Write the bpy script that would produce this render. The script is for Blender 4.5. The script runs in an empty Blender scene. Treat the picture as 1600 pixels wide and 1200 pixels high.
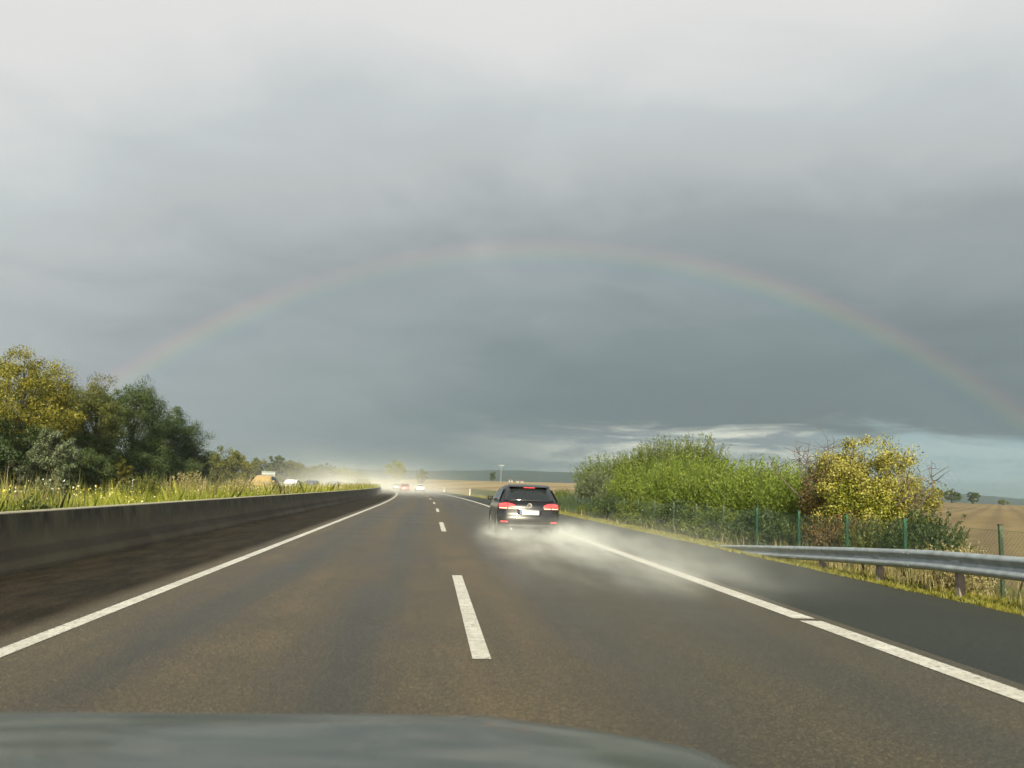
import bpy, bmesh, math, random
import numpy as np
from mathutils import Vector, Matrix

# ------------------------------------------------------------------ camera, sky, sun, exposure
scene = bpy.context.scene
col = scene.collection
R = math.radians
EXPO = 0.95
CAM_H = 1.36
SUN_EL, ANTI_AZ = 24.8, 8.3          # sun behind the road user; rainbow centre opposite to it

cam_d = bpy.data.cameras.new('camera')
cam = bpy.data.objects.new('camera', cam_d)
col.objects.link(cam)
cam_d.sensor_width = 36.0
cam_d.lens = 36.0 * 1255 / 1600
cam_d.clip_start = 0.05
cam_d.clip_end = 20000
cam_d.dof.use_dof = True
cam_d.dof.focus_distance = 24.0
cam_d.dof.aperture_fstop = 2.6
rot = Matrix(((0.99431675, -0.04708357, -0.09548473),
              (-0.10067907, -0.12427572, -0.98712678),
              (0.03461102, 0.99113, -0.12830976)))
cam.matrix_world = Matrix.Translation((0, 0, CAM_H)) @ rot.to_4x4()
scene.camera = cam

scene.view_settings.view_transform = 'Standard'
scene.view_settings.look = 'None'
scene.view_settings.gamma = 1.0
scene.view_settings.exposure = EXPO
scene.view_settings.use_curve_mapping = False

sun_d = bpy.data.lights.new('sun', 'SUN')
sun_d.energy = 5.0
sun_d.angle = R(0.6)
sun_d.color = (1.0, 0.93, 0.68)
sun = bpy.data.objects.new('sun', sun_d)
col.objects.link(sun)
_ld = Vector((math.sin(R(ANTI_AZ)) * math.cos(R(SUN_EL)), math.cos(R(ANTI_AZ)) * math.cos(R(SUN_EL)), -math.sin(R(SUN_EL))))
sun.rotation_euler = _ld.to_track_quat('-Z', 'Y').to_euler()
sun.location = (-20, -60, 40)


class NT:
    """small helper to write node trees as expressions"""
    def __init__(self, tree):
        self.t = tree
        self.n = tree.nodes
        self.l = tree.links

    def node(self, typ, **kw):
        nd = self.n.new(typ)
        for k, v in kw.items():
            setattr(nd, k, v)
        return nd

    def put(self, sock, v):
        if v is None:
            return
        if hasattr(v, 'is_linked') or hasattr(v, 'links'):
            self.l.new(v, sock)
        else:
            sock.default_value = v

    def m(self, op, a, b=None, c=None, clamp=False):
        nd = self.node('ShaderNodeMath', operation=op)
        nd.use_clamp = clamp
        self.put(nd.inputs[0], a)
        self.put(nd.inputs[1], b)
        if c is not None:
            self.put(nd.inputs[2], c)
        return nd.outputs[0]

    def vm(self, op, a, b=None):
        nd = self.node('ShaderNodeVectorMath', operation=op)
        self.put(nd.inputs[0], a)
        self.put(nd.inputs[1], b)
        return nd.outputs['Value'] if op in ('DOT_PRODUCT', 'LENGTH') else nd.outputs[0]

    def xyz(self, x, y, z):
        nd = self.node('ShaderNodeCombineXYZ')
        for s, v in zip(nd.inputs, (x, y, z)):
            self.put(s, v)
        return nd.outputs[0]

    def sep(self, v):
        nd = self.node('ShaderNodeSeparateXYZ')
        self.put(nd.inputs[0], v)
        return nd.outputs

    def noise(self, vec, scale=1.0, detail=4.0, rough=0.5, lac=2.0, dist=0.0, color=False):
        nd = self.node('ShaderNodeTexNoise')
        self.put(nd.inputs['Vector'], vec)
        for k, v in (('Scale', scale), ('Detail', detail), ('Roughness', rough), ('Lacunarity', lac), ('Distortion', dist)):
            self.put(nd.inputs[k], v)
        return nd.outputs['Color' if color else 'Fac']

    def ramp(self, fac, stops, interp='LINEAR'):
        nd = self.node('ShaderNodeValToRGB')
        cr = nd.color_ramp
        cr.interpolation = interp
        while len(cr.elements) < len(stops):
            cr.elements.new(0.5)
        for e, (p, c) in zip(cr.elements, stops):
            e.position = p
            e.color = (c[0], c[1], c[2], 1) if hasattr(c, '__len__') else (c, c, c, 1)
        self.put(nd.inputs[0], fac)
        return nd.outputs[0]

    def smooth(self, v, a, b, lo=0.0, hi=1.0):
        nd = self.node('ShaderNodeMapRange', interpolation_type='SMOOTHSTEP')
        self.put(nd.inputs[0], v)
        for i, q in zip((1, 2, 3, 4), (a, b, lo, hi)):
            self.put(nd.inputs[i], q)
        return nd.outputs[0]

    def mix(self, fac, a, b, blend='MIX'):
        nd = self.node('ShaderNodeMix', data_type='RGBA', blend_type=blend)
        self.put(nd.inputs[0], fac)
        for s, v in ((nd.inputs[6], a), (nd.inputs[7], b)):
            if isinstance(v, (tuple, list)) and len(v) == 3:
                v = (*v, 1)
            self.put(s, v)
        return nd.outputs[2]


def srgb(r, g, b):
    def f(c):
        c /= 255.0
        return c / 12.92 if c <= 0.04045 else ((c + 0.055) / 1.055) ** 2.4
    return (f(r), f(g), f(b))


def build_world():
    w = bpy.data.worlds.new('World')
    scene.world = w
    w.use_nodes = True
    w.node_tree.nodes.clear()
    t = NT(w.node_tree)
    out = t.node('ShaderNodeOutputWorld')
    d = t.node('ShaderNodeTexCoord').outputs['Generated']
    x, y, z = t.sep(d)
    deg = 57.29578
    az = t.m('MULTIPLY', t.m('ARCTAN2', x, y), deg)
    el = t.m('MULTIPLY', t.m('ARCSINE', z), deg)
    # cloud sheet seen in perspective
    inv = t.m('DIVIDE', 1.0, t.m('ADD', t.m('MAXIMUM', z, 0.0), 0.16))
    p = t.xyz(t.m('MULTIPLY', x, inv), t.m('MULTIPLY', y, inv), 0.0)
    n1 = t.noise(t.vm('ADD', p, (3.1, -1.7, 0.0)), 0.8, 4, 0.5, dist=0.35)
    n2 = t.noise(t.vm('ADD', p, (7.3, 2.1, 0.4)), 2.6, 4, 0.55, dist=0.5)
    # distance from the heart of the shower, wide sideways
    daz = t.m('MULTIPLY', t.m('SUBTRACT', az, 25.0), 0.345)
    de = t.m('MAXIMUM', t.m('SUBTRACT', el, 4.0), 0.0)
    m = t.m('SQRT', t.m('ADD', t.m('MULTIPLY', daz, daz), t.m('MULTIPLY', de, de)))
    wob = t.m('ADD', t.m('MULTIPLY', t.m('SUBTRACT', n1, 0.48), 9.0), t.m('MULTIPLY', t.m('SUBTRACT', n2, 0.5), 6.0))
    wob = t.m('MULTIPLY', wob, t.smooth(el, 0.0, 16.0, 0.35, 1.0))
    m2 = t.m('DIVIDE', t.m('ADD', m, wob), 60.0)
    cloud = t.ramp(m2, [(0.0, srgb(112, 123, 127)), (0.08, srgb(119, 131, 135)), (0.14, srgb(131, 143, 146)), (0.20, srgb(149, 159, 162)), (0.25, srgb(159, 167, 170)),
                        (0.29, srgb(174, 181, 183)), (0.33, srgb(188, 193, 194)), (0.39, srgb(199, 205, 206)), (0.43, srgb(214, 217, 217)), (0.48, srgb(226, 226, 225)),
                        (0.62, srgb(233, 232, 231)), (1.0, srgb(227, 229, 231))])
    # breaks under the cloud base, low over the fields
    st = t.xyz(t.m('MULTIPLY', az, 0.10), t.m('MULTIPLY', el, 0.62), 3.7)
    n3 = t.noise(st, 1.0, 4, 0.58, dist=0.6)
    n4 = t.noise(t.vm('ADD', st, (11.0, 4.0, 2.0)), 1.3, 5, 0.6, dist=0.45)
    base = t.m('ADD', 4.6, t.m('MULTIPLY', t.m('SUBTRACT', n3, 0.5), 5.0))
    below = t.smooth(t.m('SUBTRACT', base, el), -0.5, 1.2)
    side = t.smooth(az, -3.0, 12.0)
    brk = t.m('MULTIPLY', below, side)
    streak = t.m('MULTIPLY', t.smooth(n4, 0.42, 0.62), t.smooth(az, 4.0, 17.0, 0.35, 1.0))
    warmgap = t.mix(streak, srgb(143, 154, 157), srgb(222, 225, 211))
    bluegap = t.mix(t.m('MULTIPLY', streak, 0.5), srgb(160, 182, 185), srgb(186, 203, 201))
    gap = t.mix(t.smooth(az, 24.0, 31.0), warmgap, bluegap)
    sky_c = t.mix(brk, cloud, gap)
    # clear evening side behind the viewer
    nish = t.node('ShaderNodeTexSky', sky_type='NISHITA')
    nish.sun_disc = False
    nish.sun_elevation = R(SUN_EL)
    nish.sun_rotation = R(180 + ANTI_AZ)
    nish.air_density = 1.2
    nish.dust_density = 1.5
    clear = t.vm('SCALE', nish.outputs[0])
    clear.node.inputs['Scale'].default_value = 0.09
    scaled = t.vm('SCALE', sky_c)
    scaled.node.inputs['Scale'].default_value = 1.0 / 2 ** EXPO
    back = t.m('MULTIPLY', t.smooth(t.m('ADD', y, t.m('MULTIPLY', t.m('SUBTRACT', n1, 0.5), 1.2)), 0.15, -0.45), 0.85)
    sky_all = t.mix(back, scaled, clear)
    # primary bow, 40.3 to 42.5 degrees from the point opposite the sun
    a = (_ld.x, _ld.y, _ld.z)
    th = t.m('MULTIPLY', t.m('ARCCOSINE', t.vm('DOT_PRODUCT', d, a)), deg)
    bow = t.ramp(t.m('DIVIDE', t.m('SUBTRACT', th, 39.9), 3.0),
                 [(0.0, (0, 0, 0)), (0.16, (0.10, 0.12, 0.30)), (0.32, (0.14, 0.42, 0.42)), (0.47, (0.50, 0.66, 0.26)),
                  (0.60, (0.86, 0.66, 0.22)), (0.74, (0.80, 0.30, 0.16)), (0.88, (0.28, 0.07, 0.10)), (1.0, (0, 0, 0))], 'EASE')
    bow_s = t.vm('SCALE', bow)
    bn = t.noise(d, 3.0, 1, 0.5)
    bow_s.node.inputs['Scale'].default_value = 0.0
    t.l.new(t.m('MULTIPLY', t.smooth(bn, 0.25, 0.7, 0.6, 1.1), 0.072 / 2 ** EXPO), bow_s.node.inputs['Scale'])
    inner = t.m('MULTIPLY', t.smooth(th, 41.0, 39.8), t.smooth(th, 22.0, 41.0))
    inn = t.vm('SCALE', (0.8, 0.98, 1.0))
    t.l.new(t.m('MULTIPLY', inner, 0.030 / 2 ** EXPO), inn.node.inputs['Scale'])
    total = t.vm('ADD', t.vm('ADD', sky_all, bow_s), inn)
    bg = t.node('ShaderNodeBackground')
    t.l.new(total, bg.inputs[0])
    bg.inputs[1].default_value = 1.0
    t.l.new(bg.outputs[0], out.inputs[0])


build_world()
scene.cycles.volume_step_rate = 1.0
scene.cycles.volume_max_steps = 256
scene.cycles.use_adaptive_sampling = True
scene.cycles.adaptive_threshold = 0.03
scene.cycles.max_bounces = 5
scene.cycles.diffuse_bounces = 2
scene.cycles.glossy_bounces = 3
scene.cycles.transmission_bounces = 4
scene.cycles.transparent_max_bounces = 12
scene.cycles.volume_bounces = 1
scene.cycles.use_denoising = True

# ------------------------------------------------------------------ helpers
rng = np.random.default_rng(7)


def tag(o, label=None, cat=None, group=None, kind=None):
    if label:
        o['label'] = label
    if cat:
        o['category'] = cat
    if group:
        o['group'] = group
    if kind:
        o['kind'] = kind
    return o


def empty(name, loc=(0, 0, 0), rz=0.0):
    o = bpy.data.objects.new(name, None)
    o.location = loc
    o.rotation_euler = (0, 0, rz)
    o.empty_display_size = 0.2
    col.objects.link(o)
    return o


def link(name, me, parent=None, mat=None, smooth=False):
    o = bpy.data.objects.new(name, me)
    col.objects.link(o)
    if parent is not None:
        o.parent = parent
    if mat is not None and not me.materials:
        me.materials.append(mat)
    if smooth:
        me.polygons.foreach_set('use_smooth', [True] * len(me.polygons))
    return o


def np_mesh(name, verts, faces):
    """verts (n,3), faces (m,k) numpy"""
    verts = np.asarray(verts, np.float32)
    faces = np.asarray(faces, np.int32)
    me = bpy.data.meshes.new(name)
    me.vertices.add(len(verts))
    me.vertices.foreach_set('co', verts.ravel())
    k = faces.shape[1]
    me.loops.add(faces.size)
    me.loops.foreach_set('vertex_index', faces.ravel())
    me.polygons.add(len(faces))
    me.polygons.foreach_set('loop_start', np.arange(len(faces), dtype=np.int32) * k)
    me.polygons.foreach_set('loop_total', np.full(len(faces), k, np.int32))
    me.update(calc_edges=True)
    me.validate()
    return me


def grid_mesh(name, P):
    """P (a,b,3) grid of points -> quads"""
    a, b = P.shape[:2]
    i = np.arange(a * b).reshape(a, b)
    f = np.stack([i[:-1, :-1], i[1:, :-1], i[1:, 1:], i[:-1, 1:]], -1).reshape(-1, 4)
    return np_mesh(name, P.reshape(-1, 3), f)


class MB:
    """collects shapes into one mesh"""
    def __init__(self):
        self.v = []
        self.f = []

    def add(self, verts, faces):
        o = len(self.v)
        self.v += [tuple(q) for q in verts]
        self.f += [tuple(i + o for i in fc) for fc in faces]
        return self

    def box(self, x0, x1, y0, y1, z0, z1):
        v = [(x, y, z) for z in (z0, z1) for y in (y0, y1) for x in (x0, x1)]
        return self.add(v, [(0, 2, 3, 1), (4, 5, 7, 6), (0, 1, 5, 4), (2, 6, 7, 3), (0, 4, 6, 2), (1, 3, 7, 5)])

    def tube(self, pts, rad, seg=6, caps=True):
        pts = [Vector(q) for q in pts]
        if not hasattr(rad, '__len__'):
            rad = [rad] * len(pts)
        vs, fs = [], []
        for i, q in enumerate(pts):
            dvec = (pts[min(i + 1, len(pts) - 1)] - pts[max(i - 1, 0)]).normalized()
            up = Vector((0, 0, 1)) if abs(dvec.z) < 0.9 else Vector((1, 0, 0))
            s = dvec.cross(up).normalized()
            u = s.cross(dvec)
            for k in range(seg):
                a = 2 * math.pi * k / seg
                vs.append(q + (s * math.cos(a) + u * math.sin(a)) * rad[i])
        for i in range(len(pts) - 1):
            for k in range(seg):
                k2 = (k + 1) % seg
                fs.append((i * seg + k, i * seg + k2, (i + 1) * seg + k2, (i + 1) * seg + k))
        if caps:
            fs.append(tuple(range(seg))[::-1])
            fs.append(tuple((len(pts) - 1) * seg + k for k in range(seg)))
        return self.add(vs, fs)

    def prism(self, poly, axis, a, b):
        """extrude a 2D polygon; axis 'x','y' or 'z'"""
        def P(p, q):
            return {'x': (q, p[0], p[1]), 'y': (p[0], q, p[1]), 'z': (p[0], p[1], q)}[axis]
        n = len(poly)
        v = [P(p, a) for p in poly] + [P(p, b) for p in poly]
        f = [tuple(range(n))[::-1], tuple(range(n, 2 * n))] + [(i, (i + 1) % n, n + (i + 1) % n, n + i) for i in range(n)]
        return self.add(v, f)

    def mesh(self, name, bevel=0.0):
        me = bpy.data.meshes.new(name)
        me.from_pydata(self.v, [], self.f)
        bm = bmesh.new()
        bm.from_mesh(me)
        bmesh.ops.recalc_face_normals(bm, faces=bm.faces)
        if bevel:
            bmesh.ops.bevel(bm, geom=[e for e in bm.edges if e.calc_face_angle(0) > 0.5], offset=bevel, segments=2, affect='EDGES', profile=0.5)
        bm.to_mesh(me)
        bm.free()
        return me

    def build(self, name, mat, parent=None, bevel=0.0, smooth=False):
        return link(name, self.mesh(name, bevel), parent, mat, smooth)


def shift(Y):
    """the carriageway bends gently to the left ahead"""
    Y = np.asarray(Y, float)
    return -np.maximum(Y - 45.0, 0) ** 2 / 3400.0


def terrain(X, Y):
    X = np.asarray(X, float)
    Y = np.asarray(Y, float)
    u = X - shift(np.minimum(Y, 700))
    s = np.clip((u - 7.4) / 2.0, 0, 1)
    z = -0.03 - 0.22 * s
    D = np.hypot(X, Y)
    az = np.degrees(np.arctan2(X, np.maximum(Y, 1e-3)))
    k = np.interp(az, [-5, 3, 12, 34, 60], [0.0115, 0.0125, 0.0150, 0.0050, 0.003])
    side = np.clip((u - 12) / 60.0, 0, 1)
    side = side * side * (3 - 2 * side)
    z = z + side * k * np.clip(D - 110, 0, 420)
    z = z - np.clip((D - 560) / 900, 0, 1) * 4.0 * side
    z = z + side * 0.25 * np.sin(X * 0.02 + 1.0) * np.sin(Y * 0.013)
    return z


# ------------------------------------------------------------------ materials
def material(name):
    m = bpy.data.materials.new(name)
    m.use_nodes = True
    m.node_tree.nodes.clear()
    t = NT(m.node_tree)
    out = t.node('ShaderNodeOutputMaterial')
    return m, t, out


def bsdf(t, out, color, rough=0.6, spec=0.5, metal=0.0, coat=0.0, bump=None, bump_d=0.01, bump_s=0.5, emis=None, es=0.0):
    b = t.node('ShaderNodeBsdfPrincipled')
    c = color
    if isinstance(c, (tuple, list)) and len(c) == 3:
        c = (*c, 1)
    t.put(b.inputs['Base Color'], c)
    t.put(b.inputs['Roughness'], rough)
    t.put(b.inputs['Specular IOR Level'], spec)
    t.put(b.inputs['Metallic'], metal)
    t.put(b.inputs['Coat Weight'], coat)
    b.inputs['Coat Roughness'].default_value = 0.06
    if emis is not None:
        b.inputs['Emission Color'].default_value = (*emis, 1)
        b.inputs['Emission Strength'].default_value = es
    if bump is not None:
        bn = t.node('ShaderNodeBump')
        bn.inputs['Distance'].default_value = bump_d
        bn.inputs['Strength'].default_value = bump_s
        t.l.new(bump, bn.inputs['Height'])
        t.l.new(bn.outputs[0], b.inputs['Normal'])
    t.l.new(b.outputs[0], out.inputs[0])
    return b


def plain(name, color, rough=0.5, var=0.12, scale=6.0, **kw):
    m, t, out = material(name)
    p = t.node('ShaderNodeTexCoord').outputs['Object']
    n = t.noise(p, scale, 4, 0.6)
    c = t.mix(t.smooth(n, 0.3, 0.7), tuple(q * (1 - var) for q in color), tuple(min(1, q * (1 + var)) for q in color))
    bsdf(t, out, c, rough, **kw)
    return m


def asphalt(name, kind):
    m, t, out = material(name)
    p = t.node('ShaderNodeNewGeometry').outputs['Position']
    x, y, z = t.sep(p)
    sh = t.m('MAXIMUM', t.m('SUBTRACT', y, 45.0), 0.0)
    u = t.m('ADD', x, t.m('DIVIDE', t.m('MULTIPLY', sh, sh), 3400.0))
    grain = t.noise(t.xyz(x, t.m('MULTIPLY', y, 0.45), z), 48.0, 4, 0.75)
    grit = t.node('ShaderNodeTexVoronoi')
    grit.inputs['Scale'].default_value = 70.0
    t.l.new(p, grit.inputs['Vector'])
    stretch = t.xyz(t.m('MULTIPLY', u, 1.6), t.m('MULTIPLY', y, 0.10), 0.0)
    long_n = t.noise(stretch, 1.0, 6, 0.6)
    patch = t.noise(p, 0.55, 6, 0.62)
    if kind == 'lane':
        # worn, damp, brownish lanes with polished wheel tracks
        tr = None
        for c in (-2.15, -0.55, 1.55, 3.15):
            g = t.m('SUBTRACT', u, c)
            g = t.m('DIVIDE', t.m('MULTIPLY', g, g), -0.22)
            g = t.m('EXPONENT', g)
            tr = g if tr is None else t.m('ADD', tr, g)
        tr = t.m('MULTIPLY', tr, t.smooth(long_n, 0.25, 0.7, 0.45, 1.0), clamp=True)
        brown = t.mix(t.smooth(patch, 0.3, 0.7), (0.054, 0.040, 0.020), (0.082, 0.062, 0.032))
        brown = t.mix(t.smooth(long_n, 0.35, 0.7), brown, (0.050, 0.042, 0.024))
        colr = t.mix(t.m('MULTIPLY', tr, 0.92), brown, (0.026, 0.023, 0.014))
        # right lane is greyer, washed by spray
        colr = t.mix(t.smooth(u, 0.9, 2.4, 0.0, 0.55), colr, (0.037, 0.035, 0.023))
        # strip below the concrete barrier: dirt, moss and leaf litter
        dirt = t.smooth(u, -3.25, -3.65)
        mud = t.mix(t.smooth(t.noise(t.xyz(t.m('MULTIPLY', u, 2.2), t.m('MULTIPLY', y, 0.5), 1.0), 1.6, 6, 0.65), 0.38, 0.62), (0.013, 0.011, 0.007), (0.024, 0.019, 0.012))
        colr = t.mix(dirt, colr, mud)
        rough = t.m('ADD', t.m('SUBTRACT', 0.52, t.m('MULTIPLY', tr, 0.14)), t.m('MULTIPLY', t.m('SUBTRACT', patch, 0.5), 0.25))
        rough = t.m('ADD', rough, t.m('MULTIPLY', dirt, 0.2))
        spec = t.m('SUBTRACT', 0.27, t.m('MULTIPLY', dirt, 0.22))
    else:
        colr = t.mix(t.smooth(patch, 0.3, 0.7), (0.014, 0.017, 0.013), (0.019, 0.022, 0.016))
        colr = t.mix(t.smooth(u, 6.4, 7.5, 0.0, 0.5), colr, (0.034, 0.034, 0.021))
        rough = t.m('ADD', 0.60, t.m('MULTIPLY', t.m('SUBTRACT', patch, 0.5), 0.2))
        spec = 0.22
    stones = t.ramp(grit.outputs['Color'], [(0.0, 0.5), (0.6, 0.95), (0.9, 2.1)])
    colr = t.mix(0.66, colr, t.mix(1.0, colr, stones, 'MULTIPLY'))
    colr = t.mix(t.smooth(grain, 0.42, 0.72, 0.0, 0.5), colr, t.mix(1.0, colr, (1.9, 1.8, 1.65), 'MULTIPLY'))
    h = t.m('ADD', t.m('MULTIPLY', grit.outputs['Distance'], -1.0), t.m('MULTIPLY', grain, 0.5))
    bsdf(t, out, colr, rough, spec, bump=h, bump_d=0.006, bump_s=0.6)
    return m


def paint_material():
    m, t, out = material('road_paint')
    p = t.node('ShaderNodeNewGeometry').outputs['Position']
    x, y, z = t.sep(p)
    ribs = t.noise(t.xyz(t.m('MULTIPLY', x, 5.0), t.m('MULTIPLY', y, 9.0), 0.0), 1.0, 4, 0.7)
    wear = t.noise(p, 22.0, 5, 0.7)
    c = t.mix(t.smooth(ribs, 0.3, 0.65), (0.38, 0.37, 0.32), (0.54, 0.525, 0.465))
    dull = t.noise(p, 0.9, 4, 0.6)
    c = t.mix(t.smooth(dull, 0.35, 0.7, 0.0, 0.35), c, (0.26, 0.24, 0.19))
    c = t.mix(t.smooth(wear, 0.52, 0.66, 0.0, 0.85), c, (0.09, 0.08, 0.06))
    bsdf(t, out, c, 0.55, 0.4, bump=ribs, bump_d=0.004)
    return m


def barrier_material():
    m, t, out = material('stained_concrete')
    p = t.node('ShaderNodeNewGeometry').outputs['Position']
    x, y, z = t.sep(p)
    drip = t.noise(t.xyz(0.0, t.m('MULTIPLY', y, 2.4), t.m('MULTIPLY', z, 0.7)), 1.0, 6, 0.7)
    big = t.noise(p, 0.5, 5, 0.6)
    top = t.smooth(t.m('ADD', z, t.m('MULTIPLY', t.m('SUBTRACT', drip, 0.5), 1.1)), 0.30, 0.62)
    low = t.mix(t.smooth(big, 0.35, 0.65), (0.056, 0.040, 0.024), (0.078, 0.066, 0.038))
    alg = t.mix(t.smooth(drip, 0.35, 0.65), (0.012, 0.012, 0.006), (0.066, 0.058, 0.030))
    c = t.mix(top, low, alg)
    c = t.mix(t.smooth(z, 0.765, 0.785), c, (0.30, 0.28, 0.20))  # sunlit top edge painted pale into the concrete colour
    fine = t.noise(p, 14.0, 5, 0.6)
    c = t.mix(t.smooth(fine, 0.5, 0.75, 0.0, 0.5), c, (0.045, 0.036, 0.026))
    bsdf(t, out, c, 0.8, 0.3, bump=fine, bump_d=0.01)
    return m


def leaf_material(name, cols, trans=0.35, scale=0.6, rough=0.5, spec=0.35):
    """cols: three leaf colours"""
    m, t, out = material(name)
    geo = t.node('ShaderNodeNewGeometry')
    isl = geo.outputs['Random Per Island']
    p = t.node('ShaderNodeTexCoord').outputs['Object']
    n = t.noise(p, scale, 3, 0.6)
    f = t.m('ADD', t.m('MULTIPLY', n, 0.9), t.m('MULTIPLY', t.m('SUBTRACT', isl, 0.5), 0.55))
    c = t.ramp(f, [(0.22, cols[0]), (0.45, cols[1]), (0.68, cols[2])])
    b = t.node('ShaderNodeBsdfPrincipled')
    t.l.new(c, b.inputs['Base Color'])
    b.inputs['Roughness'].default_value = rough
    b.inputs['Specular IOR Level'].default_value = spec
    tr = t.node('ShaderNodeBsdfTranslucent')
    t.l.new(t.mix(0.5, c, t.mix(1.0, c, (1.3, 1.4, 0.5), 'MULTIPLY')), tr.inputs[0])
    ms = t.node('ShaderNodeMixShader')
    ms.inputs[0].default_value = trans
    t.l.new(b.outputs[0], ms.inputs[1])
    t.l.new(tr.outputs[0], ms.inputs[2])
    t.l.new(ms.outputs[0], out.inputs[0])
    return m


def ground_material(name, c0, c1, c2, scale=0.3, rough=0.9):
    m, t, out = material(name)
    p = t.node('ShaderNodeNewGeometry').outputs['Position']
    a = t.noise(p, scale, 6, 0.6)
    b = t.noise(p, scale * 14, 5, 0.65)
    c = t.mix(t.smooth(a, 0.3, 0.7), c0, c1)
    c = t.mix(t.smooth(b, 0.45, 0.7), c, c2)
    bsdf(t, out, c, rough, 0.15, bump=b, bump_d=0.05)
    return m


def field_material():
    m, t, out = material('ploughed_soil')
    p = t.node('ShaderNodeNewGeometry').outputs['Position']
    x, y, z = t.sep(p)
    q = t.m('ADD', t.m('MULTIPLY', x, 0.80), t.m('MULTIPLY', y, -0.60))
    wob = t.noise(p, 0.25, 3, 0.5)
    fur = t.m('SINE', t.m('ADD', t.m('MULTIPLY', q, 2.1), t.m('MULTIPLY', wob, 5.0)))
    a = t.noise(p, 0.02, 5, 0.6)
    b = t.noise(p, 1.8, 5, 0.7)
    D = t.vm('LENGTH', p)
    c = t.mix(t.smooth(a, 0.35, 0.65), (0.150, 0.112, 0.052), (0.190, 0.145, 0.070))
    c = t.mix(t.smooth(fur, -0.6, 0.9, 0.0, 0.45), c, (0.085, 0.060, 0.038))
    c = t.mix(t.smooth(b, 0.5, 0.72, 0.0, 0.5), c, (0.26, 0.19, 0.115))
    # stubble strips farther out
    strip = t.noise(t.xyz(t.m('MULTIPLY', x, 0.002), t.m('MULTIPLY', y, 0.018), 0.0), 1.0, 3, 0.6)
    far = t.m('MULTIPLY', t.smooth(t.m('ADD', y, t.m('MULTIPLY', x, -1.4)), 90.0, 260.0), t.smooth(strip, 0.35, 0.6))
    c = t.mix(far, c, (0.27, 0.21, 0.115))
    bsdf(t, out, c, 0.9, 0.15, bump=t.m('ADD', t.m('MULTIPLY', fur, 0.6), b), bump_d=0.08)
    return m


M_LANE = asphalt('damp_asphalt', 'lane')
M_SHOULDER = asphalt('dark_asphalt', 'shoulder')
M_PAINT = paint_material()
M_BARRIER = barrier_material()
M_TURF = ground_material('rough_turf', (0.055, 0.062, 0.022), (0.085, 0.080, 0.030), (0.12, 0.10, 0.045))
M_VERGE = ground_material('mossy_verge', (0.085, 0.090, 0.022), (0.115, 0.110, 0.030), (0.135, 0.115, 0.050), 0.8)
M_FIELD = field_material()
M_STUBBLE = ground_material('stubble', (0.34, 0.24, 0.09), (0.40, 0.29, 0.11), (0.30, 0.22, 0.10), 0.05)
M_HILL = ground_material('wooded_hill', (0.020, 0.028, 0.027), (0.026, 0.034, 0.032), (0.032, 0.038, 0.034), 0.006)  # distance haze partly put into the bluish grey
M_BARK = plain('bark', (0.060, 0.046, 0.034), 0.9, 0.3, 9.0)
M_TWIG = plain('grey_twig', (0.075, 0.058, 0.046), 0.85, 0.25, 9.0)
M_STEEL = plain('galvanised_steel', (0.33, 0.37, 0.38), 0.42, 0.18, 5.0, metal=0.55, spec=0.5)
M_POST = plain('weathered_post', (0.15, 0.125, 0.095), 0.8, 0.25, 8.0)
M_GREEN = plain('green_coating', (0.006, 0.060, 0.036), 0.5, 0.2, 7.0)
M_OLIVE = plain('faded_green_coating', (0.045, 0.070, 0.034), 0.6, 0.25, 7.0)
M_WIRE = plain('green_wire', (0.05, 0.085, 0.055), 0.5, 0.15, 4.0)
M_BLACKCAR = plain('black_paint', (0.006, 0.006, 0.007), 0.30, 0.1, 3.0, coat=0.35, spec=0.35)
M_NAVYCAR = plain('navy_paint', (0.030, 0.042, 0.070), 0.25, 0.1, 3.0, coat=1.0)
M_WHITECAR = plain('white_paint', (0.75, 0.76, 0.76), 0.25, 0.05, 3.0, coat=1.0)
M_SILVERCAR = plain('silver_paint', (0.40, 0.41, 0.42), 0.28, 0.05, 3.0, coat=1.0, metal=0.6)
M_REDCAR = plain('red_paint', (0.30, 0.03, 0.025), 0.25, 0.05, 3.0, coat=1.0)
def bonnet_material():
    m, t, out = material('wet_slate_paint')
    p = t.node('ShaderNodeTexCoord').outputs['Object']
    x, y, z = t.sep(p)
    film_refl = t.noise(t.xyz(t.m('MULTIPLY', x, 1.6), t.m('MULTIPLY', y, 5.0), 0.0), 1.6, 5, 0.6, dist=0.8)
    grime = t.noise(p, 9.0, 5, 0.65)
    c = t.mix(t.smooth(film_refl, 0.35, 0.68), (0.046, 0.058, 0.050), (0.105, 0.118, 0.108))  # pale reflection streaks painted into the base colour
    c = t.mix(t.smooth(grime, 0.5, 0.75, 0.0, 0.35), c, (0.13, 0.13, 0.11))
    bsdf(t, out, c, t.smooth(film_refl, 0.3, 0.7, 0.34, 0.58), 0.45, metal=0.25, coat=0.2, bump=film_refl, bump_d=0.006, bump_s=0.5)
    return m


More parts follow.
